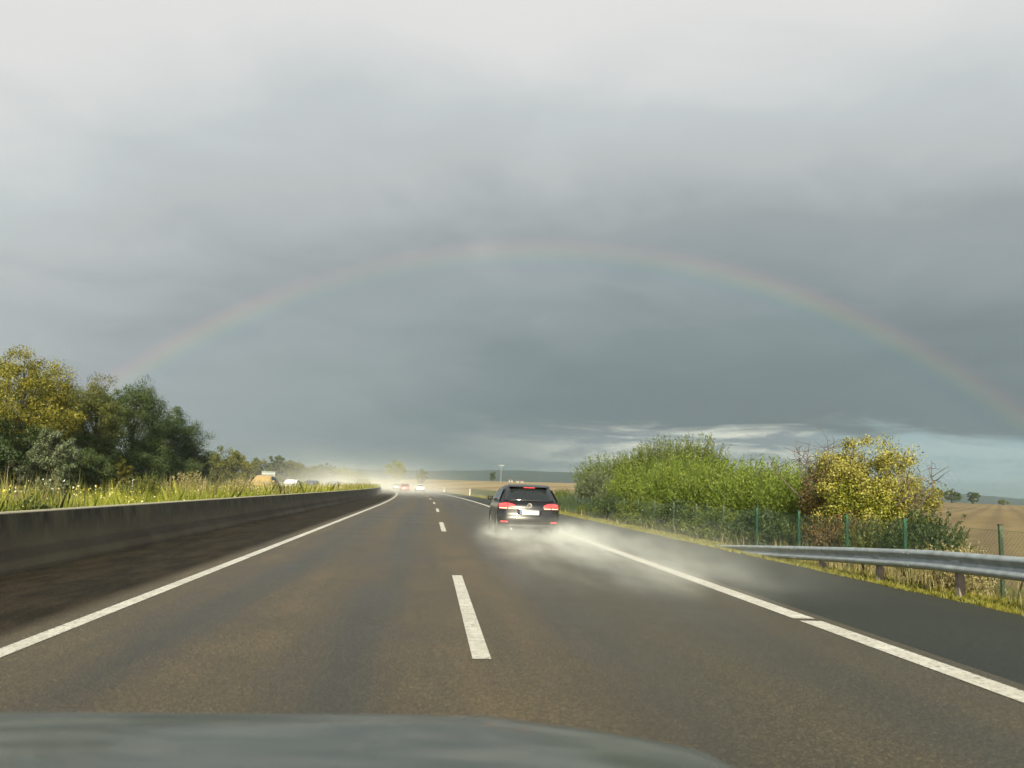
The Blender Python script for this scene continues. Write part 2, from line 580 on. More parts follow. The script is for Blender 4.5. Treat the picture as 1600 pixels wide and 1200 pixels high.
M_HOOD = bonnet_material()
M_PLASTIC = plain('black_plastic', (0.018, 0.018, 0.019), 0.55, 0.15, 10.0)
M_TINT = plain('tinted_glass', (0.014, 0.017, 0.018), 0.08, 0.1, 2.0, spec=0.5)
M_RUBBER = plain('tyre_rubber', (0.016, 0.016, 0.016), 0.8, 0.2, 12.0)
M_RIM = plain('alloy', (0.42, 0.42, 0.43), 0.35, 0.1, 12.0, metal=0.8)
M_CHROME = plain('chrome', (0.75, 0.76, 0.76), 0.16, 0.05, 8.0, metal=1.0)
M_PLATE = plain('plate_white', (0.80, 0.80, 0.77), 0.4, 0.04, 8.0)
M_BLUE = plain('plate_blue', (0.02, 0.09, 0.42), 0.4, 0.04, 8.0)
M_INK = plain('plate_ink', (0.015, 0.015, 0.015), 0.5, 0.1, 8.0)
M_TAIL = plain('lit_tail_lamp', (0.55, 0.03, 0.03), 0.2, 0.1, 9.0, coat=0.6, emis=(1.0, 0.055, 0.05), es=0.85)
M_TAILHOT = plain('bright_tail_strip', (0.8, 0.35, 0.25), 0.25, 0.1, 9.0, emis=(1.0, 0.52, 0.36), es=0.85)
M_REFL = plain('red_reflector_glow', (0.50, 0.04, 0.045), 0.2, 0.1, 12.0, emis=(1.0, 0.08, 0.08), es=0.12)  # faint emission stands in for light the reflector throws back
M_HEAD = plain('lit_head_lamp', (0.9, 0.9, 0.85), 0.2, 0.03, 12.0, emis=(1.0, 0.97, 0.88), es=3.5)
M_POSTWHITE = plain('delineator_white', (0.80, 0.80, 0.77), 0.4, 0.05, 6.0)
M_SIGNGREY = plain('sign_grey', (0.15, 0.165, 0.155), 0.5, 0.08, 3.0)
M_PALEWALL = plain('pale_wall', (0.30, 0.29, 0.26), 0.7, 0.08, 2.0)
M_ROOFTILE = plain('roof_tile', (0.10, 0.075, 0.06), 0.7, 0.2, 4.0)

L_DARK = leaf_material('leaf_dark_green', ((0.022, 0.042, 0.011), (0.043, 0.068, 0.018), (0.075, 0.094, 0.025)))
L_OLIVE = leaf_material('leaf_olive', ((0.042, 0.057, 0.013), (0.090, 0.101, 0.022), (0.156, 0.149, 0.031)))
L_GOLD = leaf_material('leaf_gold_green', ((0.062, 0.068, 0.011), (0.156, 0.149, 0.018), (0.288, 0.250, 0.029)))
L_WILLOW = leaf_material('leaf_willow', ((0.065, 0.106, 0.016), (0.137, 0.190, 0.026), (0.226, 0.265, 0.045)), 0.45, 0.9)
L_WILLOWD = leaf_material('leaf_deep_willow', ((0.046, 0.074, 0.012), (0.090, 0.120, 0.018), (0.149, 0.168, 0.030)), 0.38, 0.8)
L_PALE = leaf_material('leaf_grey_green', ((0.050, 0.070, 0.035), (0.085, 0.105, 0.048), (0.150, 0.165, 0.095)), 0.3, 2.5)
L_YELLOW = leaf_material('leaf_yellow', ((0.078, 0.070, 0.013), (0.216, 0.196, 0.030), (0.386, 0.355, 0.090)), 0.35, 1.1)
L_LIME = leaf_material('leaf_lime', ((0.085, 0.113, 0.014), (0.185, 0.200, 0.020), (0.300, 0.292, 0.040)), 0.4, 1.2)
L_RUST = leaf_material('leaf_rust', ((0.060, 0.036, 0.014), (0.130, 0.078, 0.026), (0.210, 0.130, 0.045)), 0.3, 1.2)
L_GRASS = leaf_material('grass_blade', ((0.127, 0.163, 0.018), (0.230, 0.254, 0.028), (0.368, 0.364, 0.065)), 0.45, 0.35)
L_GRASSW = leaf_material('grass_dry', ((0.120, 0.110, 0.030), (0.250, 0.210, 0.090), (0.420, 0.350, 0.190)), 0.35, 0.7)
L_MOSS = leaf_material('grass_short', ((0.115, 0.120, 0.016), (0.190, 0.185, 0.024), (0.260, 0.230, 0.050)), 0.35, 0.8)
L_FLOWER = leaf_material('flower_yellow', ((0.45, 0.36, 0.05), (0.60, 0.48, 0.08), (0.70, 0.66, 0.40)), 0.3, 2.0)
L_WHITE = leaf_material('flower_white', ((0.60, 0.60, 0.52), (0.70, 0.70, 0.64), (0.78, 0.78, 0.74)), 0.3, 2.0)

# ------------------------------------------------------------------ ground, road, field, hills
ys_fine = np.concatenate([np.arange(-40, 60, 2.0), np.arange(60, 300, 5.0), np.arange(300, 901, 20.0)])


def strip(name, us, ys, zf, mat, kind='structure', parent=None):
    U, Y = np.meshgrid(us, ys, indexing='ij')
    X = U + shift(Y)
    P = np.stack([X, Y, zf(X, Y)], -1)
    o = link(name, grid_mesh(name, P), parent, mat, True)
    if kind:
        o['kind'] = kind
    return o


gx = np.unique(np.concatenate([np.linspace(-6000, -200, 30), np.linspace(-200, 300, 70), np.linspace(300, 6000, 40)]))
gy = np.unique(np.concatenate([np.linspace(-600, 0, 12), np.linspace(0, 700, 100), np.linspace(700, 6500, 40)]))
GX, GY = np.meshgrid(gx, gy, indexing='ij')
ground = link('ground', grid_mesh('ground', np.stack([GX, GY, terrain(GX, GY) - 0.30], -1)), None, M_TURF, True)
ground['kind'] = 'structure'
flat = lambda h: (lambda X, Y: np.full_like(X, h))
road = strip('road', np.array([-5.6, -3.4, 0.5, 4.6]), ys_fine, flat(0.0), M_LANE)
shoulder = strip('hard_shoulder', np.array([4.6, 6.0, 7.45]), ys_fine, flat(0.0), M_SHOULDER)
opp = strip('opposite_carriageway', np.array([-20.5, -15.0, -10.2]), ys_fine, flat(-0.02), M_SHOULDER)
verge = strip('grass_verge', np.array([7.45, 7.8, 8.3, 9.0, 10.0, 11.5]), ys_fine, lambda X, Y: terrain(X, Y) + 0.02, M_VERGE)
us_field = np.concatenate([np.linspace(11.5, 120, 40), np.linspace(130, 1500, 50)])
ys_field = np.concatenate([np.linspace(-200, 0, 14), np.linspace(5, 700, 110)])
field = strip('ploughed_field', us_field, ys_field, lambda X, Y: terrain(X, Y) + 0.02, M_FIELD)
us_med = np.array([-10.2, -9.0, -7.8, -6.6, -5.9])
hm = np.array([-0.02, 0.20, 0.34, 0.38, 0.34])
U_, Y_ = np.meshgrid(us_med, ys_fine, indexing='ij')
median = link('median_strip', grid_mesh('median_strip', np.stack([U_ + shift(Y_), Y_, np.repeat(hm[:, None], len(ys_fine), 1)], -1)), None, M_TURF, True)
median['kind'] = 'structure'
bank = strip('roadside_bank', np.array([-60, -40, -28, -23, -20.5]), ys_fine, lambda X, Y: np.interp(X - shift(Y), [-60, -40, -28, -23, -20.5], [0.7, 0.8, 0.6, 0.1, -0.02]), M_TURF)

# hills on the skyline
hx = np.linspace(-3200, 5200, 220)
hr = np.random.default_rng(3)
prof = np.interp(hx, [-3200, -1200, -600, -7, 253, 543, 1000, 1600, 1945, 2078, 2347, 2900, 5200], [40, 46, 48, 53, 66, 68, 60, 57, 52, 40, 29, 26, 22])
wob = sum(hr.uniform(0.4, 1.0) * a * np.sin(hx * f + hr.uniform(0, 6)) for a, f in ((1.2, 0.02), (0.8, 0.047), (0.6, 0.09)))
rows = []
for k, (yy, fz) in enumerate(((2300, 0.02), (2600, 0.45), (2850, 0.82), (3000, 1.0), (3300, 0.9), (3900, 0.3))):
    rows.append(np.stack([hx * (yy / 3000.0), np.full_like(hx, yy), prof * fz + wob * fz - 2.0 * (1 - fz)], -1))
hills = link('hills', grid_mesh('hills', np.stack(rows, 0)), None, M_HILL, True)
hills['kind'] = 'structure'

def marking(name, u0, u1, y0, y1):
    n = max(2, int((y1 - y0) / 3) + 1)
    yy = np.linspace(y0, y1, n)
    P = np.stack([np.stack([u0 + shift(yy), yy, np.full(n, 0.005)], -1), np.stack([u1 + shift(yy), yy, np.full(n, 0.005)], -1)], 0)
    return link(name, grid_mesh(name, P), road, M_PAINT)


y = -11.2
while y < 260:
    marking('lane_dash', 0.40, 0.55, y, y + 6.0)
    y += 17.8
y = -20.0
for y1 in (8.85, 60, 120, 200, 320, 480):
    marking('right_edge_line', 4.17, 4.43, y, y1)
    y = y1 + 0.16
for y0, y1 in ((-20, 10.9), (10.93, 14.8), (14.83, 60), (60.03, 140), (140.03, 300), (300.03, 480)):
    marking('left_edge_line', -3.22, -3.06, y0, y1)

# ------------------------------------------------------------------ concrete barrier on the central reserve
prof_b = [(-5.42, 0.0), (-5.44, 0.08), (-5.60, 0.30), (-5.69, 0.775), (-5.70, 0.79), (-5.88, 0.79), (-5.89, 0.775), (-5.98, 0.30), (-6.1, 0.08), (-6.1, 0.0)]
yb = np.concatenate([np.arange(-30, 60, 2.0), np.arange(60, 320, 5.0)])
Pb = np.stack([np.stack([u + shift(yb), yb, np.full_like(yb, zz)], -1) for u, zz in prof_b], 0)
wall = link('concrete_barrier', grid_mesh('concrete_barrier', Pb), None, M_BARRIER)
tag(wall, 'long low stained concrete barrier wall along the left edge of the road', 'barrier')

# ------------------------------------------------------------------ steel guard rail
rail = empty('guard_rail', (7.8, 10.0, 0))
tag(rail, 'galvanised steel crash barrier sloping into the grass beside the hard shoulder', 'guard rail')
rail_top = lambda yy: np.interp(yy, [-20, 9.0, 10.0, 12.1, 14.5, 18.1, 21.5], [0.75, 0.72, 0.69, 0.62, 0.48, 0.25, 0.02])
wp = [(0.055, 0.0), (0.02, -0.012), (0.0, -0.045), (0.0, -0.085), (0.075, -0.125), (0.075, -0.185), (0.0, -0.225), (0.0, -0.265), (0.02, -0.298), (0.055, -0.31)]
yr = np.arange(-12, 21.6, 0.5)
Pr = np.stack([np.stack([np.full_like(yr, dx - 0.05), yr - 10.0, rail_top(yr) + dz * np.interp(yr, [10, 18, 21.5], [1.0, 0.85, 0.55])], -1) for dx, dz in wp], 0)
beam_me = grid_mesh('beam', Pr)
beam = link('beam', beam_me, rail, M_STEEL)
md = beam.modifiers.new('thickness', 'SOLIDIFY')
md.thickness = 0.004
for ym in (7.3, 9.42, 11.45, 13.6, 15.7, 17.8):
    t_ = float(rail_top(ym))
    MB().box(0.03, 0.13, ym - 10.05, ym - 9.95, -0.4, t_ - 0.10).build('post', M_POST, rail, 0.006)
    MB().box(0.008, 0.05, ym - 10.09, ym - 9.91, t_ - 0.21, t_ - 0.11).build('spacer', M_STEEL, rail, 0.004)
    MB().tube([(0.028, ym - 10, t_ - 0.155), (0.006, ym - 10, t_ - 0.155)], 0.016, 8).build('bolt', M_STEEL, rail)
for ym in (8.5, 12.6, 16.7):
    t_ = float(rail_top(ym))
    for dz in (-0.065, -0.245):
        for dy in (-0.06, 0.06):
            MB().tube([(-0.06, ym - 10 + dy, t_ + dz), (-0.04, ym - 10 + dy, t_ + dz)], 0.013, 8).build('bolt', M_STEEL, rail)

# ------------------------------------------------------------------ green wire fence
fence = empty('wire_fence', (8.8, 11.8, -0.25))
tag(fence, 'green post and wire mesh fence between the verge and the bushes', 'fence')
post_y = [9.3, 11.78, 14.32, 16.42, 18.66] + [18.66 + 2.5 * k for k in range(1, 46)]
for i, py in enumerate(post_y):
    bx = 8.8 + float(shift(py))
    mt = M_OLIVE if i == 1 or i > 5 else M_GREEN
    pm = MB().box(-0.027, 0.027, -0.022, 0.022, -0.4, 1.30)
    po = pm.build('fence_post', mt, fence, 0.004)
    po.location = (bx - 8.8, py - 11.8, 0)
    if i == 0 or True:
        cap = MB().box(-0.031, 0.031, -0.026, 0.026, 1.30, 1.315).build('post_cap', M_PLASTIC, po)


def wire_panel(L, H=1.22, pitch=0.075):
    mb = MB()
    for hz in (0.03, H * 0.5, H):
        mb.tube([(0, 0, hz), (0, L, hz)], 0.0028, 3, False)
    n = int((L + H) / pitch)
    for sgn in (1, -1):
        for k in range(n):
            s = -H + k * pitch
            a, b = (s, 0.03), (s + H, H)
            if a[0] < 0:
                a = (0, 0.03 - s)
            if b[0] > L:
                b = (L, H - (s + H - L))
            if a[1] >= b[1]:
                continue
            ya, yb_ = (a[0], b[0]) if sgn > 0 else (L - a[0], L - b[0])
            mb.tube([(0, ya, a[1]), (0, yb_, b[1])], 0.0019, 3, False)
    return mb.mesh('wire_mesh')


wm = {}
for a, b in zip(post_y[:-1], post_y[1:]):
    L = round(b - a, 2)
    if L not in wm:
        wm[L] = wire_panel(L)
    xa, xb = 8.8 + float(shift(a)), 8.8 + float(shift(b))
    w_o = link('wire_mesh', wm[L], fence, M_WIRE)
    w_o.location = (xa - 8.8 - 0.03, a - 11.8, 0)
    w_o.rotation_euler = (0, 0, -math.atan2(xb - xa, b - a))

# ------------------------------------------------------------------ vegetation builders
def leaf_quads(C, A, Nn, length, width, r):
    """rhombic leaves: centres C, axis A, normal-ish Nn"""
    A = A / np.linalg.norm(A, axis=1, keepdims=True)
    S = np.cross(A, Nn)
    S /= np.maximum(np.linalg.norm(S, axis=1, keepdims=True), 1e-6)
    k = len(C)
    l = (length * r.uniform(0.65, 1.3, k))[:, None]
    w = (width * r.uniform(0.65, 1.3, k))[:, None]
    V = np.stack([C - A * l * 0.5, C + S * w * 0.5 - A * l * 0.05, C + A * l * 0.5, C - S * w * 0.5 - A * l * 0.05], 1).reshape(-1, 3)
    F = np.arange(4 * k).reshape(k, 4)
    return V, F


def unit(r, n):
    v = r.normal(size=(n, 3))
    return v / np.linalg.norm(v, axis=1, keepdims=True)


def skeleton(r, tips, h0, rad, mb, trunk_top):
    """tapered trunk and limbs that run to some of the clumps"""
    pts = [(0, 0, -0.5)]
    zz = np.linspace(0.0, trunk_top, 6)
    ox = np.cumsum(r.normal(0, 0.03 * trunk_top / 5, 6))
    oy = np.cumsum(r.normal(0, 0.03 * trunk_top / 5, 6))
    ox[0] = oy[0] = 0
    pts += [(ox[i], oy[i], zz[i]) for i in range(6)]
    mb.tube(pts, list(np.linspace(rad * 1.25, rad * 0.25, 7)), 8)
    for tp in tips:
        hh = np.clip(r.uniform(0.25, 0.85) * tp[2], 0.1 * trunk_top, trunk_top)
        st = np.array([np.interp(hh, zz, ox), np.interp(hh, zz, oy), hh])
        mid = (st + tp) / 2 + np.array([0, 0, 0.08 * np.linalg.norm(tp - st)]) + r.normal(0, 0.05, 3)
        mb.tube([st, mid, tp], [rad * 0.32, rad * 0.2, rad * 0.06], 5, False)


def tree(name, label, cat, loc, H, rx, ry, z0, clumps, leaves, leaf, mat, seed, group=None, trunk=0.16, lean=(0, 0), point=0.0, bark=M_BARK):
    r = np.random.default_rng(seed)
    root = empty(name, loc)
    tag(root, label, cat, group)
    d = unit(r, clumps)
    rad = r.uniform(0.25, 1.0, clumps) ** 0.45
    lob = 0.86 + 0.22 * np.sin(3 * np.arctan2(d[:, 1], d[:, 0]) + r.uniform(0, 6)) * np.cos(2.0 * d[:, 2] + r.uniform(0, 6)) + r.normal(0, 0.07, clumps)
    q = d * (rad * lob)[:, None]
    hgt = (H - z0)
    C = np.empty((clumps, 3))
    C[:, 2] = z0 + hgt * (0.5 + 0.5 * q[:, 2])
    tz = (C[:, 2] - z0) / hgt
    taper = 1.0 - point * tz
    C[:, 0] = q[:, 0] * rx * taper + lean[0] * tz
    C[:, 1] = q[:, 1] * ry * taper + lean[1] * tz
    mb = MB()
    idx = r.choice(clumps, min(clumps, 26), replace=False)
    skeleton(r, C[idx], H, trunk, mb, z0 + hgt * 0.72)
    tr = mb.build('trunk', bark, root, smooth=True)
    per = max(4, leaves // clumps)
    cs = (rx + ry) * 0.5 * r.uniform(0.12, 0.26, clumps)
    W = np.repeat(np.arange(clumps), per)
    off = unit(r, len(W)) * (r.uniform(0, 1, len(W)) ** 0.5)[:, None] * cs[W][:, None] * np.array([1, 1, 0.8])
    L = C[W] + off
    nrm = off / np.maximum(np.linalg.norm(off, axis=1, keepdims=True), 1e-6) + unit(r, len(W)) * 0.7
    ax = np.cross(nrm, unit(r, len(W))) + np.array([0, 0, -0.25])
    V, F = leaf_quads(L, ax, nrm, leaf, leaf * 0.62, r)
    link('crown', np_mesh('crown', V, F), root, mat)
    return root


def shoot_bush(name, label, cat, loc, H, rx, ry, shoots, per, leaf, mat, seed, group=None, lean=(0.25, 0.05), stem=M_BARK, spread=0.55, start=0.15):
    """many arching shoots set with narrow leaves"""
    r = np.random.default_rng(seed)
    root = empty(name, loc)
    tag(root, label, cat, group)
    a = r.uniform(0, 2 * math.pi, shoots)
    rr = np.sqrt(r.uniform(0, 1, shoots))
    bx, by = rr * np.cos(a) * rx * (1 - spread), rr * np.sin(a) * ry * (1 - spread)
    hh = H * np.sqrt(np.clip(1 - 0.62 * rr ** 2.2, 0.1, 1)) * r.uniform(0.72, 1.06, shoots)
    # a few whole limbs stand higher or lower
    hh *= 1.0 + 0.12 * np.sin(a * 3 + r.uniform(0, 6)) * rr
    tx = rr * np.cos(a) * rx + lean[0] * hh * 0.3 + r.normal(0, 0.10 * H, shoots) * 0.5
    ty = rr * np.sin(a) * ry + lean[1] * hh * 0.3 + r.normal(0, 0.10 * H, shoots) * 0.5
    sidx = np.repeat(np.arange(shoots), per)
    tt = start + (1 - start) * r.uniform(0, 1, len(sidx)) ** 0.8
    px_ = bx[sidx] + (tx - bx)[sidx] * tt ** 1.35
    py_ = by[sidx] + (ty - by)[sidx] * tt ** 1.35
    pz_ = hh[sidx] * tt ** 0.85
    C = np.stack([px_, py_, pz_], 1)
    T = np.stack([(tx - bx)[sidx] * 1.1, (ty - by)[sidx] * 1.1, hh[sidx] * 0.9], 1)
    T /= np.linalg.norm(T, axis=1, keepdims=True)
    C += unit(r, len(C)) * (0.055 * H * (1.15 - tt))[:, None]
    ax = T * 0.8 + unit(r, len(C)) * 0.75
    V, F = leaf_quads(C, ax, unit(r, len(C)), leaf, leaf * 0.38, r)
    link('crown', np_mesh('crown', V, F), root, mat)
    mb = MB()
    for i in r.choice(shoots, min(shoots, 60), replace=False):
        pts = [(bx[i] + (tx[i] - bx[i]) * s ** 1.35, by[i] + (ty[i] - by[i]) * s ** 1.35, hh[i] * s ** 0.85 - (0.3 if s == 0 else 0)) for s in (0, 0.3, 0.65, 1.0)]
        mb.tube(pts, [0.006 * H, 0.0045 * H, 0.003 * H, 0.001 * H], 4, False)
    mb.build('stem', stem, root)
    return root


def blades(name, P, h, w, mat, seed, lean=0.35, parent=None):
    """grass blades at points P"""
    r = np.random.default_rng(seed)
    n = len(P)
    a = r.uniform(0, 2 * math.pi, n)
    side = np.stack([np.cos(a), np.sin(a), np.zeros(n)], 1) * (np.asarray(w) * 0.5)[:, None]
    la = r.uniform(0, 2 * math.pi, n)
    ln = np.stack([np.cos(la), np.sin(la), np.zeros(n)], 1) * (np.minimum(np.abs(r.normal(0, lean, n)), lean * 1.5) * h)[:, None]
    hv = np.stack([np.zeros(n), np.zeros(n), h], 1)
    b0, b1 = P - side, P + side
    m0 = P + hv * 0.55 + ln * 0.3
    tip = P + hv * 0.96 + ln
    V = np.stack([b0, b1, m0 + side * 0.75, tip, m0 - side * 0.75], 1).reshape(-1, 3)
    F = np.arange(5 * n).reshape(n, 5)
    return np_mesh(name, V, F)


# ------------------------------------------------------------------ trees beyond the opposite carriageway
G1 = 'tall trees beyond the opposite carriageway'
BZ = 0.5
tl = [  # name, label, x, y, H, rx, ry, z0, clumps, leaves, leaf, mat, seed
    ('gold-leaved tree cut by the left picture edge, at the end of the tall row', -29, 49.5, 8.0, 3.2, 3.2, 0.9, 130, 30000, 0.125, L_OLIVE, 11, 0),
    ('tallest yellow-green tree of the row with a rounded brownish top', -29.5, 60.5, 10.4, 4.2, 4.2, 1.0, 230, 52000, 0.125, L_GOLD, 12, 0),
    ('olive tree just behind the shoulder of the tallest yellow-green tree', -31, 68.5, 9.2, 3.6, 3.6, 1.2, 170, 36000, 0.125, L_OLIVE, 13, 0),
    ('olive green tree with a pointed top in the middle of the tall row', -29.5, 73.5, 9.6, 3.2, 3.6, 0.8, 170, 36000, 0.125, L_OLIVE, 14, 0.2),
    ('dark green tree with two peaks left of the last tree of the row', -30, 84, 11.0, 4.6, 4.6, 0.8, 230, 52000, 0.13, L_DARK, 15, 0.15),
    ('large dark green tree ending the tall row towards the open sky', -29.5, 94.5, 9.2, 4.4, 5.2, 0.5, 230, 52000, 0.13, L_DARK, 16, 0.1),
    ('low dark green bush leaning out at the end of the tall row', -28.0, 99.5, 4.4, 2.4, 2.4, 0.2, 90, 16000, 0.125, L_DARK, 17, 0.0),
]
for i, (lab, x, yv, H, rx, ry, z0, nc, nl, ls, mt, sd, pt) in enumerate(tl):
    tree('roadside_tree', lab, 'tree', (x, yv, BZ), H - BZ, rx, ry, z0, nc, nl, ls, mt, sd, G1, trunk=0.2, point=pt)
# understorey under those trees
G2 = 'shrubs under the tall trees'
ul = [
    ('pale grey-green shrub standing before the tallest yellow-green tree', -22.3, 50.5, 3.9, 1.7, 1.7, L_PALE, 21),
    ('dark shrub under the tree at the left picture edge', -24.5, 46.0, 3.6, 2.4, 2.4, L_DARK, 22),
    ('dark green shrub filling the shade under the olive trees', -25.5, 61.0, 3.2, 2.8, 3.0, L_DARK, 23),
    ('small golden shrub in the shade under the dark green trees', -25.0, 68.0, 2.6, 1.2, 1.2, L_GOLD, 24),
    ('broad dark shrub under the two-peaked dark tree', -26.5, 76.0, 3.4, 3.0, 4.0, L_DARK, 25),
    ('dark shrub at the foot of the large dark end tree', -26.5, 88.0, 3.2, 2.8, 4.0, L_DARK, 26),
    ('wide dark shrub between the pale shrub and the dark trees', -24.0, 56.0, 3.0, 2.2, 2.6, L_DARK, 27),
    ('long dark shrub in the shade of the tallest yellow-green tree', -27.5, 57.0, 4.6, 3.0, 3.6, L_DARK, 28),
    ('deep green shrub behind the small golden shrub', -27.5, 67.5, 4.8, 3.0, 4.0, L_DARK, 29),
    ('dark shrub under the middle of the tall row', -28.0, 82.0, 4.6, 3.0, 5.0, L_DARK, 30),
]
for lab, x, yv, H, rx, ry, mt, sd in ul:
    tree('shrub', lab, 'shrub', (x, yv, 0.2), H, rx, ry, -0.2, 90, 16000, 0.12, mt, sd, G2, trunk=0.07)

# receding row of smaller trees and bushes towards the bend
G3 = 'small trees receding towards the bend'
fl = [
    ('bushy olive tree first right of the tall row, above the long grass', -29.5, 116, 5.4, 4.2, 4.2, L_OLIVE, 31),
    ('dull green tree second right of the tall row', -31.5, 133, 5.0, 3.2, 3.2, L_GOLD, 32),
    ('low dark green tree behind the grey road sign', -31, 146, 5.0, 3.2, 3.2, L_OLIVE, 33),
    ('small pointed dark tree standing highest in the receding row', -30.5, 164, 6.6, 2.2, 2.2, L_DARK, 34),
    ('rounded hazy green tree right of the small pointed tree', -31.5, 186, 5.9, 3.4, 3.4, L_OLIVE, 35),
    ('wide hazy green tree beyond the oncoming blue car', -33, 208, 6.0, 3.4, 3.4, L_OLIVE, 36),
    ('low hazy tree between the wide hazy tree and the golden bushes', -33.5, 240, 6.2, 3.6, 3.6, L_OLIVE, 37),
    ('hazy dark tree above the oncoming headlamps', -33.0, 262, 7.0, 3.6, 3.6, L_DARK, 38),
    ('round yellow-green bush above the far end of the barrier', -29.5, 268, 6.6, 4.2, 4.2, L_LIME, 39),
    ('golden bush at the far end of the barrier', -24.8, 262, 4.6, 3.2, 3.2, L_GOLD, 40),
    ('low hazy bush right of the round yellow-green bush', -27.0, 320, 5.6, 4.6, 4.6, L_OLIVE, 41),
]
for lab, x, yv, H, rx, ry, mt, sd in fl:
    tree('distant_tree', lab, 'tree', (x, yv, 0.2), H, rx, ry, 0.0, 80, 11000, 0.22, mt, sd, G3, trunk=0.14)
tree('bend_tree', 'tall yellow-green tree rising from the spray at the bend', 'tree', (-13.6, 322, 0), 11.6, 4.6, 4.6, 1.4, 90, 9000, 0.3, L_LIME, 51, trunk=0.2, lean=(0.8, 0))
tree('bend_tree', 'smaller olive tree right of the tall yellow-green one at the bend', 'tree', (-3.6, 330, 0), 8.4, 2.6, 2.6, 1.0, 60, 6000, 0.3, L_OLIVE, 52, trunk=0.16)

# across the ploughed field
def on_ground(x, y, dz=0.0):
    return (x, y, float(terrain(x, y)) + dz)


tree('field_tree', 'lone dark leaning tree standing on the skyline of the field', 'tree', on_ground(34, 450), 6.4, 2.3, 2.3, 0.4, 50, 4500, 0.32, L_DARK, 61, trunk=0.16, lean=(0.9, 0), point=0.25)
tree('field_tree', 'round dark tree nearest the autumn bush on the right skyline', 'tree', on_ground(231.0, 350), 7.4, 3.6, 3.6, 0.4, 50, 4500, 0.34, L_OLIVE, 62, trunk=0.16)
tree('field_tree', 'widest of the three round trees on the right skyline', 'tree', on_ground(238.0, 350), 6.2, 4.6, 4.6, 0.3, 60, 5000, 0.34, L_DARK, 63, trunk=0.16)
tree('field_tree', 'outermost of the three round trees on the right skyline', 'tree', on_ground(249.0, 350), 5.8, 3.0, 3.0, 0.3, 50, 4500, 0.34, L_DARK, 64, trunk=0.16)
tree('field_tree', 'tiny low bush on the right skyline beyond the three round trees', 'bush', on_ground(268.0, 356), 2.4, 3.0, 3.0, 0.2, 30, 2500, 0.3, L_OLIVE, 65, trunk=0.1)

# ------------------------------------------------------------------ bushes behind the wire fence
G4 = 'bushes behind the wire fence'
VZ = -0.25
shoot_bush('tall_bush', 'tall dark green bush behind, at the far end of the hedge', 'bush', (13.6, 59, VZ), 4.5, 3.4, 4.2, 900, 46, 0.13, L_WILLOWD, 71, G4)
shoot_bush('tall_bush', 'tall dark green bush forming the high crest of the hedge', 'bush', (14.2, 49, VZ), 5.0, 3.2, 4.0, 1000, 46, 0.13, L_WILLOWD, 72, G4)
shoot_bush('tall_bush', 'dark green bush with a spiky top right of the crest of the hedge', 'bush', (14.2, 42.5, VZ), 4.9, 1.9, 2.4, 600, 46, 0.12, L_WILLOWD, 73, G4, spread=0.4)
shoot_bush('willow_bush', 'bright green willow bush before the high crest of the hedge', 'bush', (11.2, 41.5, VZ), 3.25, 2.2, 3.2, 1000, 46, 0.10, L_WILLOW, 74, G4)
shoot_bush('willow_bush', 'bright green willow bush in the middle of the hedge', 'bush', (11.2, 35.5, VZ), 3.35, 2.0, 2.8, 1000, 46, 0.095, L_WILLOW, 75, G4)
shoot_bush('willow_bush', 'bright green willow bush third towards the autumn bush', 'bush', (11.2, 30.6, VZ), 3.05, 2.0, 2.4, 1000, 46, 0.09, L_WILLOW, 76, G4)
shoot_bush('willow_bush', 'bright green willow bush second from the autumn bush', 'bush', (11.3, 26.8, VZ), 2.95, 1.9, 2.2, 1000, 46, 0.085, L_WILLOW, 77, G4)
shoot_bush('willow_bush', 'bright green willow bush touching the autumn bush', 'bush', (11.5, 23.8, VZ), 2.7, 1.7, 1.9, 900, 46, 0.08, L_WILLOW, 78, G4)
shoot_bush('buddleia_bush', 'grey-green bush with pale leaf tips at the far left end of the hedge', 'bush', (10.6, 51, VZ), 2.9, 1.6, 4.2, 800, 40, 0.12, L_PALE, 79, G4)
shoot_bush('buddleia_bush', 'grey-green bush with pale tips below the bright willow', 'bush', (9.9, 44.0, VZ), 2.2, 0.9, 2.0, 420, 36, 0.10, L_PALE, 80, G4)
for k, (x, yv, H, rx, ry, lab) in enumerate([
        (9.5, 56.0, 1.5, 1.0, 5.0, 'low dark undergrowth at the far end of the hedge foot'),
        (9.3, 40.5, 1.5, 1.0, 4.0, 'low dark undergrowth below the first bright willow'),
        (9.3, 34.5, 1.45, 1.0, 3.4, 'low dark undergrowth below the middle of the hedge'),
        (9.35, 29.8, 1.35, 1.0, 3.0, 'low dark undergrowth below the third bright willow'),
        (9.4, 26.0, 1.3, 0.95, 2.4, 'low dark undergrowth below the second bright willow'),
        (9.5, 22.6, 1.25, 0.9, 2.0, 'low dark undergrowth where willow and autumn bush meet')]):
    tree('undergrowth', lab, 'bush', (x, yv, VZ), H, rx, ry, -0.25, 90, 16000, 0.075, L_WILLOWD if k in (0, 2, 4) else L_DARK, 90 + k, 'undergrowth along the hedge foot', trunk=0.03)
